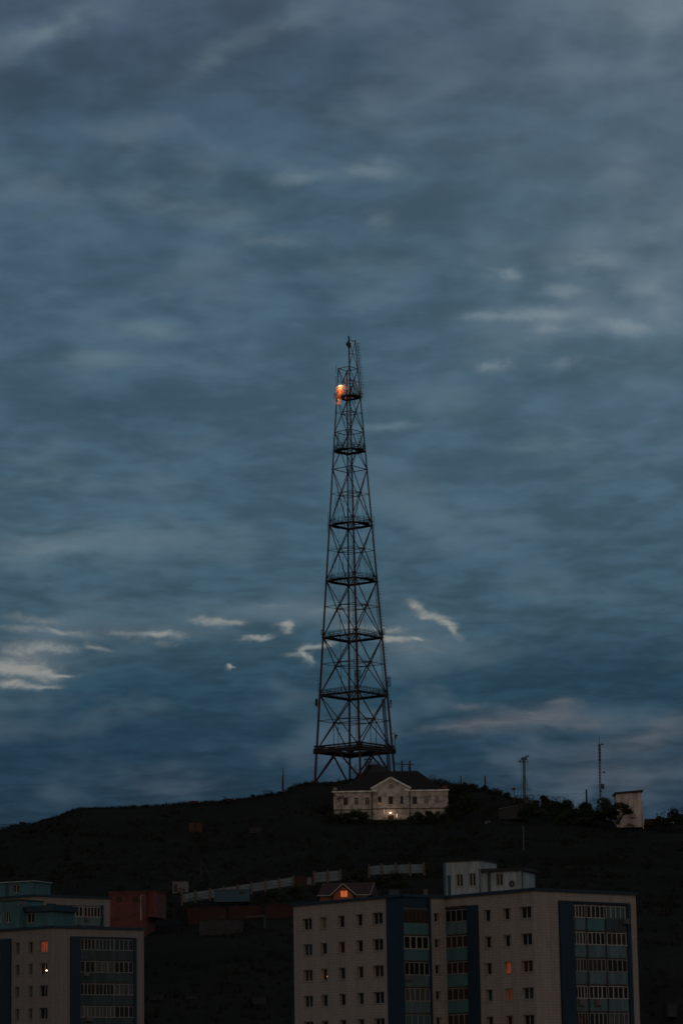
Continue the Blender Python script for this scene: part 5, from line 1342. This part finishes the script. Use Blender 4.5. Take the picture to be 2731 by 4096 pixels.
# slim banded mast
Y2 = 715.0; b0 = at(2399, 3200, Y2); a0 = at(2395.3, 2945, Y2)
t = thing('banded_mast', b0, 'slim tall mast with a red upper band and small side aerials', 'mast')
def seg(y0, y1, m_, r, lat=True):
    px0, px1 = 2395.3 + (y0-2945)*.0145, 2395.3 + (y1-2945)*.0145; p, q = at(px0, y0, Y2), at(px1, y1, Y2); w = MB()
    if lat:
        os_ = (Vector((-.2, -.15, 0)), Vector((.2, -.15, 0)), Vector((0, .2, 0)))
        for o in os_: w.tube(p + o, q + o, r, r, 5)
        n = max(2, int((p - q).length / .7))
        for i in range(n):
            u, v = p.lerp(q, i/n), p.lerp(q, (i+1)/n)
            for k in range(3): w.tube(u + os_[k], v + os_[(k+1) % 3], r * .55, r * .55, 4)
    else: w.tube(p, q, r, r * 1.3, 6)
    w.build('mast_section', M[m_], t)
seg(2945, 2976, 'steel_dark', .04, False); seg(2976, 3046, 'mast_red', .085); seg(3046, 3120, 'mast_white', .06); seg(3120, 3200, 'mast_red', .055)
for (px0, py0), (px1, py1), bx in (((2396, 2978), (2407, 2977), (.5, .3, .3)), ((2398, 3088), (2414, 3089), (.5, .3, .35)), ((2399, 3143), (2408, 3143), (.7, .6, .8)), ((2399, 3151), (2410, 3152), (.6, .5, .5)), ((2398, 3163), (2402, 3163), (.3, .3, .4))):
    w = MB(); w.tube(at(px0, py0, Y2), at(px1, py1, Y2), .04); w.box(at(px1, py1, Y2), *bx); w.build('side_aerial', M['steel_dark'], t)
# far fence of slats on the ridge at the left edge
w = MB()
for px in range(-20, 56, 5): w.beam(at(px, 3294 + (px % 3), 815), at(px, 3330, 815), .22, .08)
for py in (3298, 3308): w.tube(at(-20, py, 815.2), at(54, py + 1, 815.2), .05)
single('slat_fence', w, M['teal_dark'], at(20, 3330, 815), 'dim bluish slat fence beyond the ridge at the left edge', 'fence')
# small things on the ridge
for px, py, s_, lb in ((772, 3209, 1.6, 'reddish heap of bricks on the ridge, left of two'), (913, 3200, 1.4, 'reddish heap of bricks on the ridge, right of two')):
    w = MB(); random.seed(px)
    for i in range(40): w.box(at(px + random.gauss(0, 9), py - random.uniform(-3, 5), 768 + random.uniform(-.6, .6)), .4, .3, .2, random.random() * 3)
    single('brick_heap', w, M['rust_bright'], at(px, py + 4, 768), lb, 'heap', 'brick heaps on the ridge')
# ---------------------------------------------------------------- trees and bushes
random.seed(33)
G = 'dark trees and bushes on the hilltop'
tree('tree', 1832, 3215, 3118, 105, 752, 'dark rounded tree just right of the old house', G, dens=1.5, low=.1)
tree('bush', 1815, 3275, 3205, 80, 738, 'dark bush at the right foot of the old house', G, dens=1.0, cat='bush', low=.1)
tree('tree', 2175, 3240, 3183, 120, 712, 'broad dark tree, left of the three in the group right of the guyed mast', G, dens=1.5, low=.1)
tree('tree', 2245, 3262, 3184, 110, 706, 'dark tree at the middle of the group right of the guyed mast', G, dens=1.5, low=.1)
tree('tree', 2342, 3275, 3208, 80, 700, 'small dark tree in front of the pole between the masts', G, dens=1.2, low=.1)
tree('tree', 2405, 3290, 3189, 120, 694, 'dark tree at the foot of the banded mast', G, dens=1.4, low=.25)
tree('tree', 2470, 3292, 3208, 130, 690, 'open spreading tree partly hiding the white block hut', G, dens=.55, low=.5, flat=.5)
tree('tree', 2700, 3298, 3230, 110, 694, 'dark tree at the right edge beyond the brick wall', G, dens=1.3, low=.1)
tree('bush', 2640, 3296, 3258, 50, 698, 'low dark bush at the end of the brown brick wall', G, cat='bush', low=.1)
tree('bush', 2130, 3262, 3216, 130, 700, 'low dark bush under the guyed mast', G, cat='bush', low=.05)
tree('bush', 2290, 3292, 3235, 180, 695, 'wide dark bush below the group of trees at right', G, cat='bush', low=.05)
tree('bush', 1085, 3185, 3168, 70, 776, 'ragged bush on the ridge left of the lone pole', G, 'leaf2', cat='bush', low=.05, dens=.5)
tree('bush', 900, 3206, 3194, 22, 768, 'tiny bush on the ridge beside the brick heaps', G, 'leaf2', cat='bush', low=.05, dens=.4)
tree('bush', 1352, 3140, 3120, 26, 786, 'tiny bush on the ridge under the tower', G, 'leaf2', cat='bush', low=.05, dens=.4)
tree('bush', 1425, 3302, 3238, 150, 732, 'dark bush in front of the left half of the old house', G, cat='bush', low=.1, dens=.9)
tree('bush', 1345, 3305, 3240, 80, 730, 'dark bush at the left corner of the old house', G, cat='bush', low=.1, dens=.8)
tree('bush', 1690, 3305, 3240, 150, 732, 'dark bush in front of the right half of the old house', G, cat='bush', low=.1, dens=1.3)
tree('bush', 1775, 3305, 3246, 85, 733, 'dark bush near the right corner of the old house', G, cat='bush', low=.1, dens=1.1)
tree('bush', 1590, 3302, 3278, 160, 731, 'low dark bush along the foot of the old house', G, cat='bush', low=.05, dens=1.0)
for px, py0, py1, wx, lb in ((1180, 3600, 3545, 90, 'dark bush left of the small lit house'), (1100, 3602, 3562, 90, 'dark bush in front of the long concrete fence'), (790, 3640, 3600, 80, 'dark bush at the low left end of the concrete fence'),
                             (1420, 3530, 3480, 110, 'dark bush filling the gap between fence stretches'), (1560, 3540, 3492, 170, 'dark bush under the highest fence panels'), (640, 3660, 3585, 90, 'dark bush right of the red brick building')):
    tree('bush', px, py0, py1, wx, 535 if py1 < 3560 else 525, lb, 'dark bushes around the fence', cat='bush', low=.05, dens=1.0)
tree('tree', 1872, 3262, 3165, 130, 744, 'wide dark tree below the rounded one, right of the old house', G, dens=1.3, low=.05)
tree('bush', 1300, 3262, 3215, 90, 742, 'dark bush on the slope left of the old house', G, cat='bush', dens=1.0, low=.05)
tree('tree', 2055, 3262, 3200, 110, 722, 'low dark tree under the reddish post', G, dens=1.2, low=.05)
# bare tree beside the old house
random.seed(4)
tb_ = at(1362, 3300, 731); t = thing('bare_tree', tb_, 'thin nearly leafless tree in front of the left end of the old house', 'tree')
w = MB(); lf = MB()
def grow(p, d, L, r, n):
    q = p + d * L; w.tube(p, q, r, r * .7, 5)
    if n == 0:
        if random.random() < .6: leafy(lf, q, .4, 8, .13)
        return
    for k in range(random.choice((2, 2, 3))):
        nd = (d + Vector((random.uniform(-.75, .85), random.uniform(-.4, .4), random.uniform(-.35, .45)))).normalized(); grow(q, nd, L * random.uniform(.6, .85), r * .65, n - 1)
grow(tb_, Vector((-.05, 0, 1)).normalized(), 2.6, .13, 5)
w.build('trunk', M['bark'], t); lf.build('crown', M['leaf2'], t)
print('ROOF', zr, 'nobj', len(bpy.data.objects))
